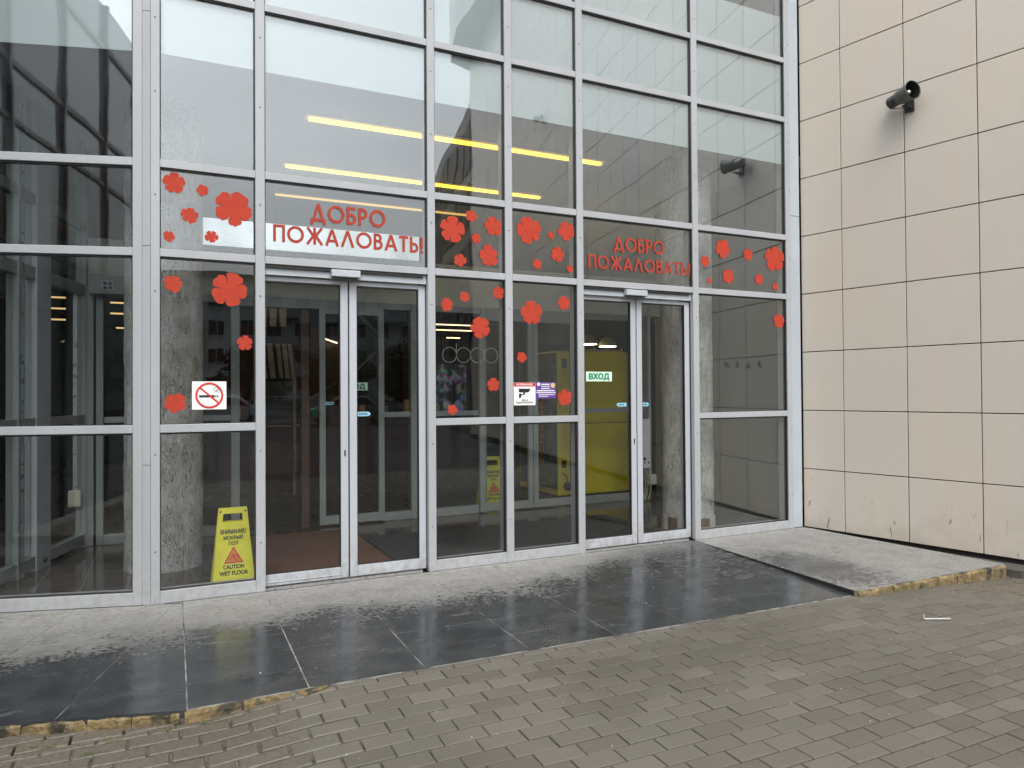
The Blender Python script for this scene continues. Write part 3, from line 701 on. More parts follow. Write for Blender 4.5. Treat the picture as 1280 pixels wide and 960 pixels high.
FLW = [
(-5.693,2.838,.071,'medium red flower top left in the flower panel left of the left lettering'),
(-5.516,2.810,.040,'tiny red flower at the upper middle of the flower panel left of the left lettering'),
(-5.597,2.630,.055,'small red flower in the centre of the flower panel left of the left lettering'),
(-5.315,2.704,.130,'largest red flower left of the left lettering, by the post of the left door'),
(-5.723,2.473,.038,'tiny red flower bottom left in the flower panel left of the left lettering'),
(-5.458,2.494,.042,'tiny red flower straight below the largest flower left of the left lettering'),
(-5.696,2.155,.058,'medium red flower on the grey column behind, high in the pane with the smoking sign'),
(-5.342,2.129,.118,'large red flower at the top of the pane above the no smoking sign'),
(-5.240,1.764,.053,'small red flower up and right of the no smoking sign'),
(-5.686,1.344,.072,'red flower just left of the no smoking sign, in front of the column'),
(-3.674,2.710,.112,'largest red flower of the panel just right of the left lettering'),
(-3.514,2.835,.048,'small red flower at the top of the panel just right of the left lettering'),
(-3.316,2.770,.079,'medium red flower top right in the panel just right of the left lettering'),
(-3.473,2.657,.041,'tiny red flower in the middle of the panel just right of the left lettering'),
(-3.360,2.522,.088,'wide red flower in the lower right of the panel just right of the left lettering'),
(-3.613,2.470,.053,'small red flower below the largest one in the panel just right of the left lettering'),
(-2.991,2.767,.116,'largest red flower of the panel just left of the right lettering'),
(-2.776,2.745,.032,'tiny red flower beside the largest one in the panel just left of the right lettering'),
(-2.626,2.793,.083,'medium red flower in the upper right of the panel just left of the right lettering'),
(-2.917,2.488,.044,'small red flower at the lower left of the panel just left of the right lettering'),
(-2.715,2.586,.066,'medium red flower low in the middle of the panel just left of the right lettering'),
(-2.593,2.470,.033,'tiny red flower bottom right in the panel just left of the right lettering'),
(-3.728,2.104,.053,'small red flower at the left of the pane beside the left door'),
(-3.574,2.176,.043,'smallest red flower high in the pane beside the left door'),
(-3.276,2.225,.054,'red flower in the upper right corner of the pane beside the left door'),
(-3.439,1.935,.089,'largest red flower of the pane beside the left door, above the ring lettering'),
(-2.973,2.073,.102,'largest red flower of the pane with the camera warning sign'),
(-2.655,2.169,.062,'red flower in the upper right of the pane with the camera warning sign'),
(-3.066,1.697,.045,'small red flower above the camera warning sign'),
(-3.328,1.467,.057,'red flower under the ring lettering, at the right of the pane beside the left door'),
(-3.686,1.269,.042,'small red flower at the foot of the pane beside the left door'),
(-2.654,1.356,.072,'red flower on the right of the purple notice, before the kiosk edge'),
(-0.881,2.783,.093,'large red flower at the upper left of the rightmost flower panel'),
(-0.560,2.754,.061,'medium red flower in the upper middle of the rightmost flower panel'),
(-0.204,2.737,.130,'largest red flower of the rightmost flower panel, next to the beige wall'),
(-1.100,2.646,.054,'small red flower touching the left post of the rightmost flower panel'),
(-0.815,2.515,.070,'medium red flower at the bottom of the rightmost flower panel'),
(-1.049,2.462,.028,'tiny red flower at the bottom left of the rightmost flower panel'),
(-0.422,2.513,.055,'small red flower below and left of the largest one in the rightmost flower panel'),
(-0.202,2.457,.040,'tiny red flower straight below the largest one in the rightmost flower panel'),
(-0.159,2.111,.074,'lone red flower in the tall right pane under the rightmost flower panel')]
GY = .0255; KG = (5.3586+GY)/5.3586
def onglass(x, z, k=KG): return -5.7243+(x+5.7243)*k, 1.4+(z-1.4)*k
for i, (x, z, r, lb) in enumerate(FLW):
    x, z = onglass(x, z); rnd = random.Random(100+i*3)
    o = MB().vprism(flower_poly(r, rnd), -.0022, -.0004).build('paper_flower', 'red', None); o.location = (x, GY, z)
    tag(o, lb, 'flower decal', FG)
# ------------------------------------------------------------------ welcome lettering
def arc(cx, cz, rx, rz, a0, a1, n=14): return [(cx+rx*math.cos(math.radians(a0+(a1-a0)*i/n)), cz+rz*math.sin(math.radians(a0+(a1-a0)*i/n))) for i in range(n+1)]
W_ = .165; HW = W_/2      # stroke width as a fraction of the capital height
def bowl(x0, zb, zt, xr):  # half-round bowl from the stem at x0 between two heights
    r = (zt-zb)/2; return [(x0, zt)]+arc(xr-r, (zb+zt)/2, r, r, 90, -90)+[(x0, zb)]
GLY = {
 'О': (1.02, [arc(.51, .5, .51-HW, .5-HW, 0, 360, 30)]),
 'П': (.70, [[(HW, 0), (HW, 1)], [(.70-HW, 0), (.70-HW, 1)], [(0, 1-HW), (.70, 1-HW)]]),
 'Т': (.62, [[(0, 1-HW), (.62, 1-HW)], [(.31, 0), (.31, 1)]]),
 'Р': (.58, [[(HW, 0), (HW, 1)], bowl(HW, .45, 1-HW, .58-HW)]),
 'Ь': (.58, [[(HW, 0), (HW, 1)], bowl(HW, HW, .55, .58-HW)]),
 'Б': (.60, [[(HW, 0), (HW, 1)], [(0, 1-HW), (.54, 1-HW)], bowl(HW, HW, .56, .60-HW)]),
 'В': (.60, [[(HW, 0), (HW, 1)], bowl(HW, .54, 1-HW, .54-HW), bowl(HW, HW, .54, .60-HW)]),
 'А': (.86, [[(.07, 0), (.43, .98)], [(.79, 0), (.43, .98)], [(.20, .30), (.66, .30)]]),
 'Л': (.86, [[(.07, 0), (.43, .98)], [(.79, 0), (.43, .98)]]),
 'Д': (.88, [[(.16, .10), (.44, .98)], [(.72, .10), (.44, .98)], [(0, .10), (.88, .10)], [(.07, -.16), (.07, .12)], [(.81, -.16), (.81, .12)]]),
 'Ж': (1.06, [[(.53, 0), (.53, 1)], [(.08, 1), (.50, .46)], [(.98, 1), (.56, .46)], [(.06, 0), (.50, .58)], [(1.0, 0), (.56, .58)]]),
 '!': (.20, [[(.10, .28), (.10, 1)], [(.10, 0), (.10, .16)]]),
}
def ribbon(m, pts, hw, sx, sz, y0, y1, x0):
    P_ = [Vector((p[0], p[1])) for p in pts]; closed = (P_[0]-P_[-1]).length < 1e-4; n = len(P_); A, Bv = [], []
    if closed: P_ = P_[:-1]; n -= 1
    for i, p in enumerate(P_):
        a = P_[(i-1) % n] if (closed or i > 0) else None; b = P_[(i+1) % n] if (closed or i < n-1) else None
        d1 = (p-a).normalized() if a is not None else None; d2 = (b-p).normalized() if b is not None else None
        d = ((d1 or d2)+(d2 or d1)).normalized(); nn = Vector((-d.y, d.x)); k = 1/max(.5, nn.dot(Vector((-(d1 or d2).y, (d1 or d2).x))))
        A.append(p+nn*hw*k); Bv.append(p-nn*hw*k)
    vs = []
    for i in range(n):
        for q in (A[i], Bv[i]):
            for yy in (y0, y1): vs.append((x0+q.x*sx, yy, q.y*sz))
    fs = []
    for i in range(n if closed else n-1):
        a, b = i*4, ((i+1) % n)*4
        fs += [(a, a+2, b+2, b), (a+1, b+1, b+3, a+3), (a, b, b+1, a+1), (a+2, a+3, b+3, b+2)]
    if not closed: e = (n-1)*4; fs += [(0, 1, 3, 2), (e, e+2, e+3, e+1)]
    m.raw(vs, fs)
def lettering(word_specs, label, name='welcome_lettering'):
    ox, oz = word_specs[0][1], word_specs[0][3]
    t = empty(name, (ox, GY, oz), 0, label, 'lettering', 'welcome lettering on the glass above the doors')
    for (word, xa, xb, z, h) in word_specs:
        xa, z_ = onglass(xa, z); xb = onglass(xb, z)[0]; gap = .13
        tot = sum(GLY[c][0] for c in word)+gap*(len(word)-1); sx = (xb-xa)/tot; x = 0
        for c in word:
            m = MB()
            for q, st in enumerate(GLY[c][1]): ribbon(m, st, HW, sx, h, -.0042-q*.00015, -.0004, 0)
            o = link('letter', m.mesh('letter', 'letter_red'), None, t, (xa-ox+x*sx, 0, z_-oz)); x += GLY[c][0]+gap
    return t
lettering([('ДОБРО', -4.785, -4.225, 2.668, .135), ('ПОЖАЛОВАТЬ!', -5.050, -3.925, 2.497, .125)], 'red welcome lettering on the pane above the left sliding door')
lettering([('ДОБРО', -2.140, -1.585, 2.665, .130), ('ПОЖАЛОВАТЬ!', -2.410, -1.285, 2.490, .122)], 'red welcome lettering on the pane above the right sliding door')
# ------------------------------------------------------------------ small signs
def plate(name, x0, x1, z0, z1, y, mat, label, cat, th=.002):
    t = empty(name, ((x0+x1)/2, y, (z0+z1)/2), 0, label, cat); w2, h2 = (x1-x0)/2, (z1-z0)/2
    B(-w2, w2, -th, -.0003, -h2, h2).build('plate', mat, t); return t, w2, h2
t, w2, h2 = plate('no_smoking_sign', -5.582, -5.362, 1.298, 1.492, GY, 'white', 'white no smoking sign with red ring on the pane beside the left door', 'sign')
def ring(R_, r_, y0, y1, n=48, sx=1., sz=1.):
    m = MB(); vs = []
    for j in range(n):
        c, s = math.cos(6.28318*j/n), math.sin(6.28318*j/n)
        vs += [(R_*c*sx, y0, R_*s*sz), (r_*c*sx, y0, r_*s*sz), (r_*c*sx, y1, r_*s*sz), (R_*c*sx, y1, R_*s*sz)]
    fs = []
    for j in range(n):
        a, b = j*4, ((j+1) % n)*4; fs += [(a, a+1, b+1, b), (a+1, a+2, b+2, b+1), (a+2, a+3, b+3, b+2), (a+3, a, b, b+3)]
    return m.raw(vs, fs)
ring(.090, .076, -.0042, -.0022).build('prohibition_ring', 'signred', t)
b_ = B(-.076, .076, -.0036, -.0030, -.006, .006); b_.xf(Matrix.Rotation(math.radians(42), 4, 'Y')); b_.build('prohibition_bar', 'signred', t)
B(-.066, .034, -.0029, -.0022, -.014, .002).build('cigarette', 'black', t)
q = MB(); q.box(.038, .045, -.0029, -.0022, -.014, .002); q.box(.050, .057, -.0029, -.0022, -.014, .002); q.build('cigarette_filter', 'black', t)
q = ring(.016, .013, -.0029, -.0022, 20); q.xf(Matrix.Translation((.042, 0, .042))); q2 = ring(.012, .0095, -.0027, -.0021, 20); q2.xf(Matrix.Translation((.056, 0, .032))); q.raw(q2.v, q2.f); q.build('smoke', 'black', t)
t, w2, h2 = plate('camera_warning_sign', -3.130, -2.926, 1.295, 1.485, GY, 'white', 'white camera warning sign with red heading beside the purple notice', 'sign')
B(-.100, .100, -.0032, -.0022, .062, .094).build('heading_band', 'signred', t)
text_obj('heading_lettering', 'ВНИМАНИЕ', 0, -.0034, .070, .017, 'white', t, .15, .02, True)
cv = MB().vprism([(-.055, .045), (.055, .042), (.050, .030), (.034, .012), (-.045, .012), (-.055, .018)], -.0034, -.0022)
cv.vprism([(-.012, .012), (.004, .012), (.004, -.004), (-.03, -.012), (-.036, -.034), (-.054, -.034), (-.054, .0), (-.040, .004), (-.03, -.002), (-.016, -.002)], -.0032, -.0022); cv.build('camera_symbol', 'black', t)
text_obj('caption_line', 'ВЕДЕТСЯ', 0, -.0030, -.058, .011, 'black', t, .06, .0, True)
text_obj('caption_line', 'ВИДЕОНАБЛЮДЕНИЕ', 0, -.0030, -.078, .013, 'black', t, .155, .0, True)
t, w2, h2 = plate('purple_notice', -2.920, -2.728, 1.350, 1.488, GY, 'purple', 'small purple notice with white lines right of the camera warning sign', 'notice')
q = MB()
for (x0, x1, z0, z1) in ((-.045, .035, .045, .056), (-.045, .035, .030, .036), (-.045, .035, .012, .020), (-.088, .082, -.008, .002), (-.092, .092, -.024, -.016), (-.07, .085, -.040, -.034), (-.07, .02, -.054, -.048)):
    x = x0
    while x < x1: l = random.uniform(.006, .016); q.box(x, min(x1, x+l), -.0030, -.0019, z0, z1); x += l+(.003 if z1-z0 < .009 or True else 0)
q.build('print_line', 'white', t); MB().lathe([(.0001, 0), (.021, 0), (.021, .001), (.0001, .001)], 16).xf(Matrix.Translation((.066, -.0021, .042))@Matrix.Rotation(math.pi/2, 4, 'X')).build('round_picture', 'gold', t)
MB().lathe([(.0001, 0), (.015, 0), (.015, .001), (.0001, .001)], 16).xf(Matrix.Translation((-.072, -.0021, .052))@Matrix.Rotation(math.pi/2, 4, 'X')).build('round_picture', 'white', t)
def vhod(x0, x1, z0, z1, y, label):
    t, w2, h2 = plate('entrance_sign', x0, x1, z0, z1, y, 'mint', label, 'sign'); text_obj('lettering', 'ВХОД', 0, -.0022, -h2*.52, h2*1.15, 'green', t, w2*1.6, .09, True); return t
vhod(-2.394, -2.122, 1.497, 1.583, .076, 'white entrance sign in green letters on the right sliding door')
vhod(-4.06, -3.785, 1.435, 1.52, 2.31, 'small green lettered entrance sign on the inner door, half hidden by the left door stiles')
def arrow(x0, x1, z, y, dirn, label):
    t = empty('arrow_sticker', ((x0+x1)/2, y, z), 0, label, 'sticker'); w2 = (x1-x0)/2; s = dirn
    MB().vprism([(-w2*s, .017), (w2*.7*s, .017), (w2*s, 0), (w2*.7*s, -.017), (-w2*s, -.017)], -.0016, -.0002).build('arrow', 'blue', t)
    q = MB()
    for k in range(4): q.box(-w2*.6+k*w2*.3, -w2*.6+k*w2*.3+w2*.18, -.0024, -.0016, -.006, .006)
    q.build('print_mark', 'darkglass', t)
arrow(-4.440, -4.325, 1.245, .076, 1, 'blue arrow sticker at the meeting stile of the left sliding door')
arrow(-2.075, -1.965, 1.285, .076, -1, 'blue arrow sticker pointing left on the right sliding door')
arrow(-1.800, -1.715, 1.285, .076, 1, 'blue arrow sticker pointing right on the right sliding door')
arrow(-4.235, -4.14, 1.30, 2.31, 1, 'dim blue arrow sticker on the inner door seen through the left door')
gt = empty('scribble', (-.60, GY, 1.665), 0, 'four small black scribbles on the tall right pane', 'graffiti')
rs = random.Random(9)
for k in range(4):
    q = MB(); x = -.22+k*.14
    for j in range(3):
        p = [(x+rs.uniform(-.03, .03), -.0012, rs.uniform(-.04, .035)) for _ in range(3)]; q.tube(p, .0028, 5)
    q.build('scribble_mark', 'black', gt)

# ------------------------------------------------------------------ beige panelled wall with the horn
WA = math.atan2(-.9793, .2028)     # direction of the wall away from the corner
pw = empty('panelled_wall', (.196, -.032+.064, 0), WA, 'beige panelled wall of large square tiles running out to the right of the glass', 'wall')
# local frame: +X along the wall outwards, +Y = towards the building interior side? make the visible face -Y side
face = -1   # visible normal is (-.9793,-.2028): local (0,-1,0)
LEN = 18.5; ROWS = 22
pmeshes = {}
def panel_mesh(wd):
    if wd not in pmeshes: pmeshes[wd] = MB().box(.0045, wd-.0045, 0, .022, .0045, .5955, c=.0016).mesh('panel', 'tile')
    return pmeshes[wd]
B(0, LEN, .024, 3.4, -.30, ROWS*.6).build('wall_core', 'near_black', pw)
pan = []
for r in range(ROWS):
    x = 0.0; k = 0
    while x < LEN-.1:
        wd = .436 if k == 0 else .604; pan.append((x, r*.6, wd)); x += wd; k += 1
pan.sort(key=lambda p: (p[0]*.8+p[1]*1.0 if p[0] < 2.2 else 100+p[0]+p[1]*1.3))
resti = MB()
for i, (x, z, wd) in enumerate(pan):
    if i < 300:
        o = link('panel', panel_mesh(wd), None, pw, (x, random.uniform(-.0008, .0008), z))
        o.rotation_euler = (random.uniform(-.0012, .0012), 0, random.uniform(-.0012, .0012))
    else: resti.box(x+.0045, x+wd-.0045, 0, .022, z+.0045, z+.5955)
resti.build('panel_field', 'tile', pw, kind='stuff')
B(0, LEN, -.02, .02, -.30, -.055).build('plinth', 'near_black', pw)
for x, z in ((15.5, 9.6), (15.9, 7.2)): B(x, x+.35, -.004, .02, z, z+1.5).build('window', 'darkglass', pw)
# roof edge above the far end of the wall (seen mirrored in the glass)
rf = MB().prism([(3.36, -18.4), (2.70, -16.1), (2.58, -13.9), (2.5, -9), (2.4, -4), (3.5, -3.5), (9, -9), (9, -18.9), (4.1, -18.7)], 15.2, 13.25)
tag(rf.build('overhanging_roof', 'aptwhite'), 'pale curved roof overhang above the end of the panelled wall, mirrored in the upper panes', 'roof')
an = MB().box(0, 12, .3, 6, -.2, 12.4)
ao = an.build('annex_building', 'facade_dark'); ao.location = (.196+.2028*18.7, .032-.9793*18.7, 0); ao.rotation_euler = (0, 0, WA)
tag(ao, 'dark bronze annex beyond the end of the panelled wall, mirrored in the glass', 'building')
for kx in range(8):
    for kz in range(5): B(.4+kx*1.45, 1.5+kx*1.45, .26, .31, .8+kz*2.3, 2.6+kz*2.3).build('window', 'darkmatt', ao)
# horn loudspeakers
def horn(tpos, z, label, rzd=0):
    t = empty('horn_loudspeaker', (.196+.2028*tpos, .032-.9793*tpos, z), WA, label, 'loudspeaker', 'horn loudspeakers on the panelled wall')
    ax = Vector((.90, -.36, .08)).normalized(); c = Vector((0, -.13, .045)); q = ax.to_track_quat('Z', 'Y').to_matrix().to_4x4(); T = Matrix.Translation(c)@q
    MB().lathe([(.0001, -.150), (.048, -.150), (.054, -.143), (.054, -.060), (.047, -.052)], 28).xf(T).build('driver', 'dark_metal', t, smooth=False)
    MB().lathe([(.047, -.052), (.062, -.045), (.068, 0), (.078, .085), (.084, .115), (.087, .117), (.084, .119), (.080, .113), (.066, .02), (.05, -.02), (.03, -.035), (.0001, -.037)], 36).xf(T).build('horn', 'horn_grey', t, smooth=False)
    MB().lathe([(.079, .112), (.066, .022), (.05, -.018), (.03, -.033), (.0001, -.0355)], 36).xf(T).build('horn_throat', 'black', t)
    MB().lathe([(.0001, .085), (.012, .083), (.020, .072), (.020, .04), (.008, -.03)], 18).xf(T).build('horn_plug', 'light_metal', t, smooth=True)
    br = MB().box(-.035, .045, -.012, 0, -.075, .035); br.box(-.012, .026, -.10, -.010, -.040, -.034); br.raw([(-.02, -.012, -.05), (.03, -.012, -.05), (.03, -.11, -.038), (-.02, -.11, -.038), (-.02, -.012, -.045), (.03, -.012, -.045), (.03, -.11, -.033), (-.02, -.11, -.033)], [(0, 1, 2, 3), (4, 7, 6, 5), (0, 4, 5, 1), (1, 5, 6, 2), (2, 6, 7, 3), (3, 7, 4, 0)])
    br.build('bracket', 'dark_metal', t)
    MB().tube([c+ax*-.13+Vector((0, 0, .05)), c+ax*-.17+Vector((0, .0, .045)), c+ax*-.19+Vector((0, .01, 0)), c+ax*-.16+Vector((0, .02, -.04)), Vector((-.05, -.01, -.02))], .004, 6).build('cable', 'black', t)
    return t
horn(1.09, 4.03, 'dark horn loudspeaker on the beige wall right of the glass')
horn(9.3, 7.7, 'second horn loudspeaker further out on the beige wall, seen only mirrored in the upper panes')

# ------------------------------------------------------------------ vestibule
vf = MB().prism([(-7.3, .42), (-5.9, .06), (-5.78, .12), (1.2, .12), (1.2, 2.30), (-6.9, 2.30), (-7.6, 2.30)], .0, -.01)
vf.build('vestibule_floor', 'vfloor', kind='structure')
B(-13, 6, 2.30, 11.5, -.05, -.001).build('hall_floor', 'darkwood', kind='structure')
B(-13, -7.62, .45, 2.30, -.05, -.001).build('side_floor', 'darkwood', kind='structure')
def rug(x0, x1, y0, y1, mat, label, h=.012, name='door_mat'):
    tag(B(x0, x1, y0, y1, .0005, h, c=.003).build(name, mat), label, 'mat')
rug(-5.10, -4.05, .16, 2.05, 'brown_mat', 'brown ribbed mat just inside the left sliding door')
rug(-4.02, -1.25, .16, 1.55, 'dark_mat', 'wide charcoal mat between the two sliding doors')
rug(-5.6, -4.35, 2.55, 4.6, 'black_mat', 'black mat in the hall beyond the left inner door')
# ceiling, slab edge, upper floor, enclosure
CZ = 3.78
hull = empty('hall_shell', kind='structure')
cpoly = [(-13, 11.5), (-13, 2.1), (-7.9, .80), (-5.87, .19), (1.0, .16), (6, .16), (6, 11.5)]
MB().prism(cpoly, 3.90, CZ).build('ceiling', 'ceiling', hull)
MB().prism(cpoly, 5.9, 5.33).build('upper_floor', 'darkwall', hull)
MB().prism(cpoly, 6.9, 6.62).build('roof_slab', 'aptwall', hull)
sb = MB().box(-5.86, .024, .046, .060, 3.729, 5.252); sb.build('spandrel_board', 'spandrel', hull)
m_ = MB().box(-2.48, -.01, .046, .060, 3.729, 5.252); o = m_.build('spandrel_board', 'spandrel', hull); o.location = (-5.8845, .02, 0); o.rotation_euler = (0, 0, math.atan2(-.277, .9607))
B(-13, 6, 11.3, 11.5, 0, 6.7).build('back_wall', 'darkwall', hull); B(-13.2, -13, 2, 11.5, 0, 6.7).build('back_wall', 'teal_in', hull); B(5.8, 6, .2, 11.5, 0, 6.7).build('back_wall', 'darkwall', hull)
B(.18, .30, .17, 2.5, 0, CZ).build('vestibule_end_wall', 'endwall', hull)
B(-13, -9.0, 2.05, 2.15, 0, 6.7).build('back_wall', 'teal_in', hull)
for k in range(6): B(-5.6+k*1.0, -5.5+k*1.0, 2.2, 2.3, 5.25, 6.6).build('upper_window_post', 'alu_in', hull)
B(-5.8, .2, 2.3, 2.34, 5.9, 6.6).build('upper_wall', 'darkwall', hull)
# bulkhead over the inner doors
bh = MB().box(-6.44, .18, 2.38, 2.56, 2.40, 2.88); tag(bh.build('plastered_bulkhead', 'concrete_band'), 'pale rough plastered bulkhead above the inner doors', 'bulkhead')
wb = MB().box(-5.45, -3.43, 1.6, 1.95, 2.745, 2.99); tag(wb.build('duct_box', 'whiteboard'), 'bright metal duct hanging behind the lower line of the left lettering', 'duct')
# ceiling light tubes
for y, (xa, xb), lb in ((.90, (-4.64, -1.69), 'long yellow ceiling light tube nearest the glass'), (2.30, (-4.63, -1.67), 'long yellow ceiling light tube in the middle row above the inner doors'), (3.45, (-4.59, -2.16), 'thin yellow ceiling light tube farthest from the glass')):
    t = empty('ceiling_light', ((xa+xb)/2, y, CZ), 0, lb, 'light', 'yellow ceiling light tubes'); h = (xb-xa)/2
    B(-h-.04, h+.04, -.09, .09, -.008, -.0005).build('mount_plate', 'ceiling', t)
    lw_ = .022 if y < 3 else .010
    B(-h, h, -lw_, lw_, -.030, -.012).build('light_tube', 'warm' if y < 3 else 'warm3', t)
# columns
def column(x, y, r, label, blocks):
    t = empty('column', (x, y, 0), 0, label, 'column', 'round plastered columns behind the glass'); prof = []
    z = .13 if blocks else .0
    m = MB(); n = 48; k = 0; zs = []
    while z < CZ: zs.append(z); z += .06
    zs.append(CZ-.002); vs = []
    for z in zs:
        for j in range(n):
            a = 6.28318*j/n; rr = r+.010*noise.noise(Vector((math.cos(a)*6, math.sin(a)*6, z*4+x)))+.006*noise.noise(Vector((math.cos(a)*19, math.sin(a)*19, z*11)))
            vs.append((rr*math.cos(a), rr*math.sin(a), z))
    fs = [(i*n+j, i*n+(j+1) % n, (i+1)*n+(j+1) % n, (i+1)*n+j) for i in range(len(zs)-1) for j in range(n)]
    m.raw(vs, fs).build('shaft', 'column', t, smooth=True)
    if blocks:
        nb = 14
        for k in range(nb):
            a0 = 6.28318*k/nb+.02; a1 = 6.28318*(k+1)/nb-.02; p = []
            for a, rr in ((a0, r+.012), ((a0+a1)/2, r+.016), (a1, r+.012), (a1, r-.05), (a0, r-.05)): p.append((rr*math.cos(a), rr*math.sin(a)))
            MB().prism(p, .13, .0).build('base_block', 'brown_block' if k % 3 == 1 else 'granite_block', t)
    return t
column(-5.76, 1.20, .292, 'round grey flaked column behind the leftmost flower pane', False)
column(-.885, .545, .255, 'round grey flaked column beside the right sliding door with granite base blocks', True)

# inner glass wall -------------------------------------------------
ig = empty('inner_glass_wall', (0, 2.40, 0), 0, 'dim inner glass wall with grey frames behind the vestibule', 'glass wall')
def post(x0, x1, z1=2.40): B(x0, x1, -.04, .05, 0, z1, c=.002).build('inner_post', 'alu_in', ig)
for a, b in ((-6.46, -6.36), (-6.34, -6.28), (-5.16, -5.08), (-3.25-.03, -3.20), (-2.43, -2.36), (-1.13, -1.06), (-.10, -.01)): post(a, b)
def ipane(x0, x1, z0, z1): B(x0, x1, .0, .008, z0, z1).build('inner_pane', 'glass_in', ig)
for (a, b, mid) in ((-6.28, -5.16, True), (-3.60, -3.28, True), (-3.20, -2.43, True), (-1.06, -.10, True)):
    B(a, b, -.03, .04, 0, .09).build('inner_rail', 'alu_in', ig); B(a, b, -.03, .04, 2.33, 2.40).build('inner_rail', 'alu_in', ig)
    B(a, b, -.025, .035, 1.14, 1.195).build('inner_rail', 'alu_in', ig); ipane(a, b, .09, 1.14); ipane(a, b, 1.195, 2.33)
for (a, b) in ((-5.08, -3.60), (-2.36, -1.13)): B(a, b, -.05, .06, 2.30, 2.40).build('inner_rail', 'alu_in', ig)
def inner_leaf(x0, x1, label):
    t = empty('inner_door_leaf', ((x0+x1)/2, 2.31, 0), 0, label, 'door leaf', 'inner sliding door leaves'); h = (x1-x0)/2; q = MB()
    q.box(-h, -h+.062, 0, .04, .02, 2.31); q.box(h-.062, h, 0, .04, .02, 2.31); q.box(-h+.062, h-.062, .001, .039, .02, .11); q.box(-h+.062, h-.062, .001, .039, 2.25, 2.309)
    q.build('leaf_frame', 'alu_in', t); B(-h+.062, h-.062, .016, .024, .11, 2.25).build('leaf_glass', 'glass_in', t)
inner_leaf(-4.295, -3.600, 'slid open inner door leaf seen through the left sliding door')
inner_leaf(-2.465, -1.772, 'left leaf of the closed inner door behind the warning signs'); inner_leaf(-1.762, -1.09, 'right leaf of the closed inner door beside the yellow kiosk')
B(-4.47, -4.39, -.02, .10, 0, 2.3).build('brown_post', 'wood', ig)
# side glass wall from the turned front inwards
sg = empty('side_glass_wall', (-6.84, .99, 0), math.atan2(.961, .277), 'grey framed side glass wall of the vestibule behind the left edge panes', 'glass wall')
for a, b, mt in ((-.64, -.58, 'alu_in'), (.20, .235, 'alu_in'), (.485, .725, 'cover'), (1.42, 1.50, 'alu_in')): B(a, b, -.03, .06, 0, CZ, c=.002).build('side_post', mt, sg)
B(.29, .31, -.02, .02, 0, CZ).build('side_post', 'light_metal', sg)
for (a, b) in ((-.58, .20), (.235, .485), (.725, 1.42)):
    for (z0, z1) in ((.03, .12), (1.15, 1.22), (2.33, 2.43), (2.94, 3.02)): B(a, b, -.02, .05, z0, z1).build('side_rail', 'alu_in', sg)
    for (z0, z1) in ((.12, 1.15), (1.22, 2.33), (2.43, 2.94), (3.02, CZ)): B(a, b, .01, .018, z0, z1).build('side_pane', 'glass_in', sg)
q = MB().lathe([(.0001, .02), (.018, .018), (.022, 0)], 14); q.xf(Matrix.Translation((.60, -.035, .07))@Matrix.Rotation(math.pi/2, 4, 'X')); q.build('floor_knob', 'dark_metal', sg)
t = empty('switch_box', (-6.50, 2.30, .46), 0, 'cream electrical box on the grey post at the foot of a white conduit', 'electrical box')
B(-.05, .05, -.06, 0, -.075, .075, c=.006).build('box_body', 'cream', t); B(-.015, .015, -.035, -.005, .076, 1.95).build('conduit', 'light_metal', t); B(-.035, .035, -.064, -.060, -.055, .055).build('box_lid', 'cream', t)
t = empty('door_operator', (-6.19, 2.33, 2.34), 0, 'grey door operator housing with a square emblem above the left inner door', 'door operator')
B(-.20, .25, -.10, .02, 0, .17, c=.004).build('housing', 'alu_in', t); B(-.10, .0, -.104, -.10, .035, .125).build('square_plate', 'cover', t)
q = MB()
for a, b in ((-.085, .012), (-.085, .052), (-.045, .012), (-.045, .052)): q.box(a+.004, a+.032, -.107, -.104, b+.030, b+.056)
q.build('emblem_mark', 'dark_metal', t)
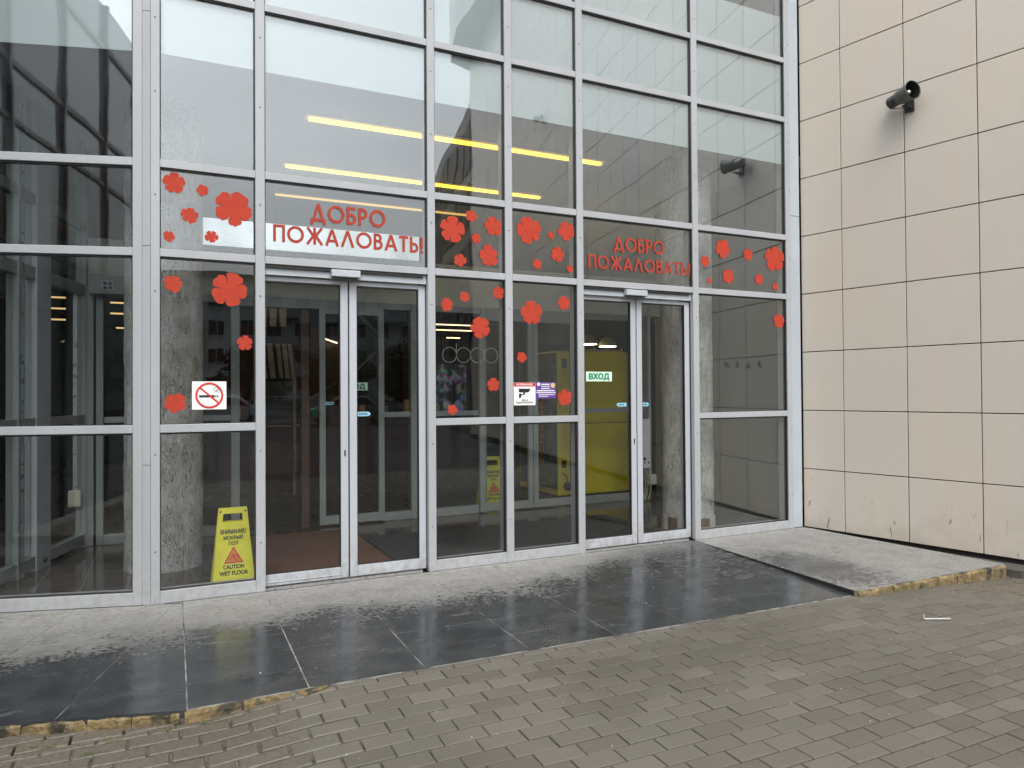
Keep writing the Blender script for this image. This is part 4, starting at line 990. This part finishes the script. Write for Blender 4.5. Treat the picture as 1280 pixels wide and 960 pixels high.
# ------------------------------------------------------------------ wet floor signs
def wet_sign(x, y, rz, s, label, opened=.20):
    t = empty('wet_floor_sign', (x, y, 0), rz, label, 'wet floor sign', 'yellow wet floor signs')
    H = .585*s; wb_, wt = .148*s, .098*s; an = math.atan2(opened/2, H)
    for side in (0, 1):
        f = bpy.data.objects.new('front_board' if side == 0 else 'rear_board', None); 
        th = .018*s; zs_h0, zs_h1 = .485*s, .545*s; hw0, hw1 = .070*s, .066*s
        def wx(z): return wb_+(wt-wb_)*z/H
        m = MB()
        def trap(z0, z1, a0, a1, b0, b1): m.vprism([(a0, z0), (b0, z0), (b1, z1), (a1, z1)], -th, 0)
        trap(.0, zs_h0, -wx(0), -wx(zs_h0), wx(0), wx(zs_h0)); trap(zs_h0, zs_h1, -wx(zs_h0), -wx(zs_h1), -hw0, -hw1); trap(zs_h0, zs_h1, hw0, hw1, wx(zs_h0), wx(zs_h1)); trap(zs_h1, H, -wx(zs_h1), -wx(H), wx(zs_h1), wx(H))
        # rim
        m.vprism([(-wx(0), 0), (-wx(0)+.008, 0), (-wx(H)+.008, H), (-wx(H), H)], -th-.004, -th); m.vprism([(wx(0)-.008, 0), (wx(0), 0), (wx(H), H), (wx(H)-.008, H)], -th-.004, -th)
        m.box(-wx(.09*s)+.01, wx(.09*s)-.01, -th-.002, -th, .085*s, .089*s)
        if side: m.xf(Matrix.Rotation(math.pi, 4, 'Z'))
        Rm = Matrix.Translation((0, (-opened/2 if side == 0 else opened/2), 0))@Matrix.Rotation(-an if side == 0 else an, 4, 'X')
        bo = m.build('front_board' if side == 0 else 'rear_board', 'yellow_sign', t); bo.matrix_local = Rm
        if side == 0:
            y0 = -th-.0006
            for tx, z, h, w_ in (('ВНИМАНИЕ!', .400, .030, .165), ('МОКРЫЙ', .358, .026, .125), ('ПОЛ', .318, .026, .062), ('CAUTION', .150, .028, .135), ('WET FLOOR', .105, .030, .185)): text_obj('lettering', tx, 0, y0, z*s, h*s, 'black', bo, w_*s*1.06, .07, True)
            R3 = .070*s; cz = .228*s; pts = [(math.radians(90+120*k)) for k in range(3)]
            tri = lambda r: [(r*math.cos(a), cz+r*math.sin(a)) for a in pts]
            o_, i_ = tri(R3*1.12), tri(R3*.86); q = MB()
            for k in range(3): j = (k+1) % 3; q.vprism([o_[k], o_[j], i_[j], i_[k]], y0-.0012, y0)
            q.build('warning_triangle', 'signred', bo)
            MB().vprism(tri(R3*.84), y0-.0006, y0).build('triangle_field', 'orange', bo)
            q = MB(); q.tube([(-.004*s, y0-.001, cz+.030*s), (.002*s, y0-.001, cz+.002*s), (.022*s, y0-.001, cz-.022*s)], .0045*s, 6); q.tube([(.0, y0-.001, cz+.018*s), (.026*s, y0-.001, cz+.012*s), (.036*s, y0-.001, cz-.008*s)], .0035*s, 6); q.tube([(.0, y0-.001, cz+.016*s), (-.018*s, y0-.001, cz), (-.03*s, y0-.001, cz-.016*s)], .0035*s, 6)
            q.build('slipping_figure', 'signred', bo)
            for sx in (-1, 1): B(sx*.085*s-.006*s, sx*.085*s+.006*s, -th-.004, -th, .553*s, .567*s).build('hinge_pin', 'dark_metal', bo)
    return t
wet_sign(-5.305, .26, 0, .99, 'bright yellow wet floor sign just behind the glass left of the left door')
wet_sign(-2.19, 2.62, -.05, 1.08, 'second yellow wet floor sign deeper inside behind the inner glass wall', .22)
# ------------------------------------------------------------------ yellow kiosk and hall furniture
k_ = empty('yellow_kiosk', (-.5, 3.5, 0), 0, 'yellow boxy kiosk with dark leafy side behind the inner glass wall', 'kiosk')
B(-.60, .52, -.60, .55, .035, 1.95, c=.01).build('kiosk_body', 'yellow_kiosk', k_); B(-.58, .50, -.57, .5, 0, .035).build('kiosk_base', 'dark_metal', k_)
B(-.612, -.602, -.58, .50, .12, 1.93).build('side_print', 'kioskside', k_)
B(-.42, -.40, -.606, -.601, .12, 1.95).build('panel_seam', 'dark_metal', k_); B(-.40, .50, -.606, -.601, .98, .99).build('panel_seam', 'dark_metal', k_)
B(-.54, -.46, -.606, -.601, 1.72, 1.85).build('dark_mark', 'black', k_); B(-.55, -.48, -.606, -.601, .40, .50).build('dark_mark', 'black', k_)
MB().lathe([(.0001, .0), (.055, 0), (.055, .03), (.0001, .03)], 18).xf(Matrix.Translation((-.47, -.60, .16))@Matrix.Rotation(math.pi/2, 4, 'X')).build('round_socket', 'black', k_)
MB().tube([(-.54, -.62, .34), (-.50, -.65, .30), (-.47, -.64, .2)], .008, 6).build('power_cable', 'black', k_)
me, wd = text_mesh('SCISSORS', .11, 1.0, .03, .004); me.name = 'lettering'
o = link('lettering', me, 'orange', k_); o.rotation_euler = (0, -math.pi/2, 0)
o.matrix_local = Matrix.Translation((-.613, -.22, .42))@Matrix.Rotation(-math.pi/2, 4, 'Z')@Matrix.Rotation(-math.pi/2, 4, 'Y')
q = MB()
for j in range(14): q.box(-.30+j*.055, -.27+j*.055, -.58, -.56, 1.951, 1.951+random.uniform(.02, .05))
q.build('topper', 'gold', k_)
for (x, y, z, lb) in ((-.22, 3.55, 2.10, 'left domed grey pendant lamp over the yellow kiosk'), (.08, 3.50, 2.07, 'right domed grey pendant lamp over the yellow kiosk')):
    t = empty('pendant_lamp', (x, y, z), 0, lb, 'lamp', 'domed pendant lamps over the kiosk')
    MB().lathe([(.13, 0), (.128, .03), (.11, .07), (.08, .11), (.04, .135), (.0001, .14)], 24).build('lamp_shade', 'shade', t, smooth=True)
    MB().lathe([(.0001, -.008), (.12, -.006), (.126, .0)], 24).build('diffuser', 'lampwhite', t); MB().tube([(0, 0, .14), (0, 0, CZ-z)], .004, 6).build('cord', 'dark_metal', t)
t = empty('control_cabinet', (-.20, 2.28, .42), 0, 'narrow white control cabinet with trailing cables behind the right door leaf', 'cabinet')
B(-.085, .085, -.06, .0, 0, .63, c=.004).build('cabinet_body', 'white', t)
for (x, z, r) in ((-.01, .12, .022), (-.01, .07, .012), (.05, .07, .012)): MB().lathe([(.0001, .008), (r, .007), (r, 0)], 14).xf(Matrix.Translation((x, -.06, z))@Matrix.Rotation(math.pi/2, 4, 'X')).build('knob', 'dark_metal', t)
for k in range(4):
    rr = random.Random(k); MB().tube([(.02+.02*k, -.03, .0), (.03+.02*k, -.05+rr.uniform(-.03, .03), -.15), (-.02+.03*k, -.08, -.30), (-.05+.02*k, -.10, -.40)], .005, 6).build('cable', 'cream' if k != 2 else 'black', t)
t = empty('junction_box', (-.06, 2.30, .20), 0, 'cream junction box at the foot of a grey pipe right of the cabinet', 'electrical box')
B(-.06, .05, -.07, 0, 0, .13, c=.005).build('box_body', 'cream', t); MB().tube([(-.03, -.03, .13), (-.03, -.03, 2.3)], .022, 10).build('pipe', 'cover', t)
# ring lettering d o d o hanging behind the pane
t = empty('ring_lettering', (-2.55, 2.28, 1.835), 0, 'thin pale ring lettering reading dodo hanging behind the pane beside the left door', 'lettering')
for k in range(4):
    q = ring(.089, .082, -.003, .003, 40); q.xf(Matrix.Translation((-.30+k*.172, 0, 0)))
    if k in (0, 2): q.box(-.30+k*.172+.080, -.30+k*.172+.087, -.003, .003, .0, .13 if k == 0 else .09)
    q.build('ring_letter', 'ring', t)
for (x, y, lb) in ((-5.0, 4.2, 'added fill lamp over the display rack in the hall'), (-2.6, 4.6, 'added fill lamp left of the menu board in the hall'), (-.3, 4.9, 'added fill lamp behind the yellow kiosk'), (-3.2, 6.8, 'added fill lamp over the shop counter in the hall')):  # lamps added behind the bulkhead to warm and brighten the hall
    t = empty('added_fill_lamp', (x, y, 3.05), 0, lb, 'light', 'added fill lamps in the hall')
    B(-.7, .7, -.05, .05, .012, .05).build('lamp_housing', 'dark_metal', t); B(-.68, .68, -.035, .035, 0, .011).build('lamp_tube', 'hall_fill', t)
    for sx in (-.5, .5): MB().tube([(sx, 0, .05), (sx, 0, CZ-3.05)], .006, 5).build('suspension_rod', 'dark_metal', t)
# counter displays and stools: small things one makes out in the hall
rh = random.Random(12)
for k in range(9):
    x = -4.7+k*.42; hgt = rh.uniform(.12, .32); nm, lb = (('bottle', 'small bottle') if k % 3 == 0 else ('box', 'small carton'))
    o = B(-.05, .05, -.05, .05, 0, hgt, c=.01).build('shop_'+nm, ['orange', 'pale', 'gold', 'green', 'cream'][k % 5]); o.location = (x, 7.4, 1.0)
    tag(o, ['leftmost', 'second from left', 'third from left', 'fourth from left', 'middle', 'fourth from right', 'third from right', 'second from right', 'rightmost'][k]+' of the goods on the shop counter, a '+lb, nm, 'goods on the shop counter')
t = empty('menu_board', (-1.82, 5.0, 1.1), 0, 'dark menu board with patches of colour deep in the hall', 'menu board')
B(-.42, .27, 0, .05, 0, .74).build('board', 'screen', t); B(-.44, .29, .01, .06, -.03, .0).build('board_rail', 'pale', t)
t = empty('hanging_rack', (-4.36, 5.0, 0), 0, 'dark display rack with pale hanging strips deep behind the left door', 'display rack')
for k, (x, sw) in enumerate(((-.24, .05), (-.15, .07), (-.03, .05), (.05, .06), (.13, .05))): MB().vprism([(x, 2.10), (x+sw, 2.10), (x+sw+.05, 1.62), (x+.05, 1.62)], -.02, 0).build('strip', 'pale', t)
for k in range(3): B(-.24+k*.13, -.15+k*.13, -.02, 0, 2.34, 2.62).build('strip', 'pale', t)
B(-.36, .25, .02, .3, 1.0, 1.58).build('cabinet', 'dark_metal', t); B(-.36, .28, -.05, .3, .95, .97).build('shelf', 'pale', t); B(-.36, .28, -.02, .3, 1.36, 1.37).build('shelf', 'pale', t); B(.20, .24, -.02, .02, 0, 1.65).build('rack_post', 'pale', t); B(-.36, .28, .0, .3, .3, .72).build('crate', 'wood', t)
for (x, z, lb) in ((-3.34, 1.7, 'lit'),):
    t = empty('orange_pillar', (-3.38, 6.1, 0), 0, 'orange brown pillar with a warm light strip above, deep in the hall', 'pillar')
    B(-.10, .10, 0, .2, 0, 2.25).build('pillar_body', 'wood', t); 
    MB().tube([(-.2, -.1, 2.28), (.05, -.1, 2.20)], .012, 6).build('light_strip', 'warm2', t)
t = empty('handrail', (-3.4, 6.0, 0), 0, 'pale sloping stair handrails deep in the hall', 'handrail')
for p, q_ in (((-.14, 0, 1.47), (.06, 0, 1.57)), ((-.40, 0, 1.31), (-.14, 0, 1.44)), ((.35, 0, 1.75), (.75, 0, 2.14)), ((.35, 0, 2.70), (.72, 0, 2.38))): MB().tube([p, q_], .012, 6).build('rail', 'pale', t)
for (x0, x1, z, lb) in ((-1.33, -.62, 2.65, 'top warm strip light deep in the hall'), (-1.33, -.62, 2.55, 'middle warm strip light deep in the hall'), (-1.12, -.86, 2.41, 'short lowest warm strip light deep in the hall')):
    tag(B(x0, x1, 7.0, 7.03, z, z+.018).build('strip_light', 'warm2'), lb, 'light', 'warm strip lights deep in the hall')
for (x0, x1, z, lb) in ((-7.19, -6.99, 2.86, 'topmost of four glowing strips imitating tube reflections in the left edge panes'), (-7.19, -6.99, 2.72, 'second of four glowing strips imitating tube reflections in the left edge panes'), (-7.19, -6.99, 2.57, 'third of four glowing strips imitating tube reflections in the left edge panes'), (-7.19, -6.99, 2.42, 'lowest of four glowing strips imitating tube reflections in the left edge panes'), (-6.46, -6.26, 2.68, 'upper glowing strip imitating a tube reflection beside the left flaked column'), (-6.46, -6.27, 2.53, 'middle glowing strip imitating a tube reflection beside the left flaked column'), (-6.39, -6.28, 2.33, 'lowest glowing strip imitating a tube reflection beside the left flaked column')):
    tag(B(x0, x1, 6.0, 6.03, z, z+.02).build('strip_light', 'warm4'), lb, 'light', 'warm strip lights deep in the hall')  # glowing strips stand in for reflections of the ceiling tubes in the glazing
t = empty('shop_counter', (-3.2, 7.2, 0), 0, 'reddish brown shop counter deep in the hall', 'counter')
B(-1.8, 2.2, 0, .7, 0, .95).build('counter_front', 'redwall', t); B(-1.85, 2.25, -.05, .75, .95, 1.0).build('counter_top', 'wood', t)
t = empty('shop_wall', (-3.0, 8.6, 0), 0, 'reddish panelled shop wall at the back of the hall', 'wall')
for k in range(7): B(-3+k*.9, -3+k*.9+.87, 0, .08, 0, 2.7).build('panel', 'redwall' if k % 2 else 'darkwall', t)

# ------------------------------------------------------------------ surroundings mirrored in the glass
wing = empty('glazed_wing', (-8.70, -1.90, 0), math.atan2(-.961, -.277), 'dark framed glazed wing standing out left of the entrance, seen mirrored in the left panes', 'glass wall')
for k in range(-2, 6): B(k*1.2, k*1.2+.05, .0, .10, 0, ZTOP, c=.002).build('wing_post', 'facade_dark', wing)
for z0, z1 in ZT: B(-2.4, 6.1, .005, .08, z0, z1).build('wing_rail', 'facade_dark', wing)
B(-2.4, 6.1, .03, .05, 0, ZTOP).build('wing_glass', 'wingglass', wing)
ap = empty('apartment_block', (-5, -76, 0), 0, 'grey panel apartment block with rows of windows and balconies, mirrored in the door glass', 'building')
B(-32, 30, -10, 0, -.3, 13.6).build('wall', 'aptwall', ap); B(-32.5, 30.5, -10.5, .5, 13.6, 14.2).build('roof_edge', 'facade_dark', ap)
wm = B(0, 1.5, 0, .12, 0, 1.5).mesh('window', 'darkglass'); fm = MB().box(-.08, 0, .02, .16, -.08, 1.58).box(1.5, 1.58, .02, .16, -.08, 1.58).box(0, 1.5, .02, .16, 1.5, 1.58).box(0, 1.5, .02, .16, -.08, 0).box(.72, .78, .02, .16, 0, 1.5).mesh('window_frame', 'aptwhite')
bmh = MB().box(-.3, 3.6, 0, 1.1, -.9, .25).mesh('balcony', 'aptwhite')
for r in range(4):
    for c in range(20):
        x = -30+c*3.0; z = 1.6+r*3.0
        if c % 4 == 1: link('balcony', bmh, None, ap, (x-.4, .0, z)); 
        wo_ = link('window', wm, None, ap, (x, .02, z+.2)); link('window_frame', fm, None, wo_)
def tree(x, y, H, rad, seed, label, g='trees mirrored in the glass'):
    t = empty('tree', (x, y, -.15), 0, label, 'tree', g); rnd = random.Random(seed)
    MB().tube([(0, 0, 0), (.1, 0, H*.3), (0, .1, H*.7)], .16, 8, r2=.06).build('trunk', 'bark', t)
    m = MB()
    for k in range(1500):
        c = Vector((rnd.gauss(0, 1), rnd.gauss(0, 1), rnd.gauss(0, 1))).normalized()*rad*rnd.random()**.4; c.z = c.z*.9+H*.62
        c += Vector((math.sin(c.z*3+seed), math.cos(c.x*2+seed), 0))*.25
        a = Vector((rnd.uniform(-1, 1), rnd.uniform(-1, 1), rnd.uniform(-1, 1))).normalized()*.26; b = a.cross(Vector((rnd.uniform(-1, 1), rnd.uniform(-1, 1), 1))).normalized()*.20
        m.raw([c-a, c+b, c+a, c-b], [(0, 1, 2, 3)])
    m.build('crown', 'leaf', t)
i = 0
for (x, y, H, r_) in ((-24, -34, 10, 4.2), (-31, -30, 11, 4.5), (-18, -40, 9.5, 4), (-37, -24, 10, 4.2), (-12, -50, 5.0, 2.6), (-6, -52, 4.8, 2.6), (0, -49, 5.0, 2.6), (6, -50, 4.8, 2.6), (11, -47, 5.1, 2.7)):
    tree(x, y, H, r_, 60+i, ['tall leafy tree nearest the glazed wing, mirrored in the left panes', 'tallest leafy tree left of the entrance, mirrored in the left edge panes', 'tall leafy tree nearest the apartment block, mirrored in the left panes', 'tall leafy tree farthest left, mirrored at the left edge', 'low bushy tree at the left end of the row before the apartment block', 'low bushy tree second from the left before the apartment block', 'low bushy tree in the middle of the row before the apartment block', 'low bushy tree second from the right before the apartment block', 'low bushy tree at the right end of the row before the apartment block'][i]); i += 1
def car(x, y, rz, label):
    t = empty('parked_car', (x, y, -.16), rz, label, 'car')
    prof = [(-2.1, .35), (-2.1, .75), (-1.9, .9), (-1.2, 1.0), (-.6, 1.42), (.7, 1.45), (1.35, 1.02), (2.05, .92), (2.15, .6), (2.1, .35)]
    b = MB().vprism(prof, -.85, .85); o = b.build('body', 'carpaint', t); bv = o.modifiers.new('bevel', 'BEVEL'); bv.width = .06; bv.segments = 2
    for yy in (-.855, .851): MB().vprism([(-1.05, 1.0), (-.55, 1.36), (.62, 1.38), (1.15, 1.02)], yy, yy+.004).build('side_window', 'darkglass', t)
    MB().raw([(-1.22, -.7, 1.02), (-1.22, .7, 1.02), (-.62, .62, 1.425), (-.62, -.62, 1.425)], [(0, 1, 2, 3)]).xf(Matrix.Translation((-.02, 0, .01))).build('windscreen', 'darkglass', t)
    for xx in (-1.35, 1.35):
        for yy in (-.8, .8): MB().lathe([(.0001, -.1), (.2, -.1), (.32, -.09), (.32, .09), (.2, .1), (.0001, .1)], 20).xf(Matrix.Translation((xx, yy, .32))@Matrix.Rotation(math.pi/2, 4, 'X')).build('wheel', 'tyre', t)
    for yy in (-.6, .6): B(-2.13, -2.08, yy-.15, yy+.15, .62, .74).build('headlight', 'white', t)
car(-3.6, -30, .1, 'white parked car far behind the camera, mirrored faintly in the left panes'); 
car(2.6, -31, .15, 'second white parked car, right of the first one in the mirrored car park')
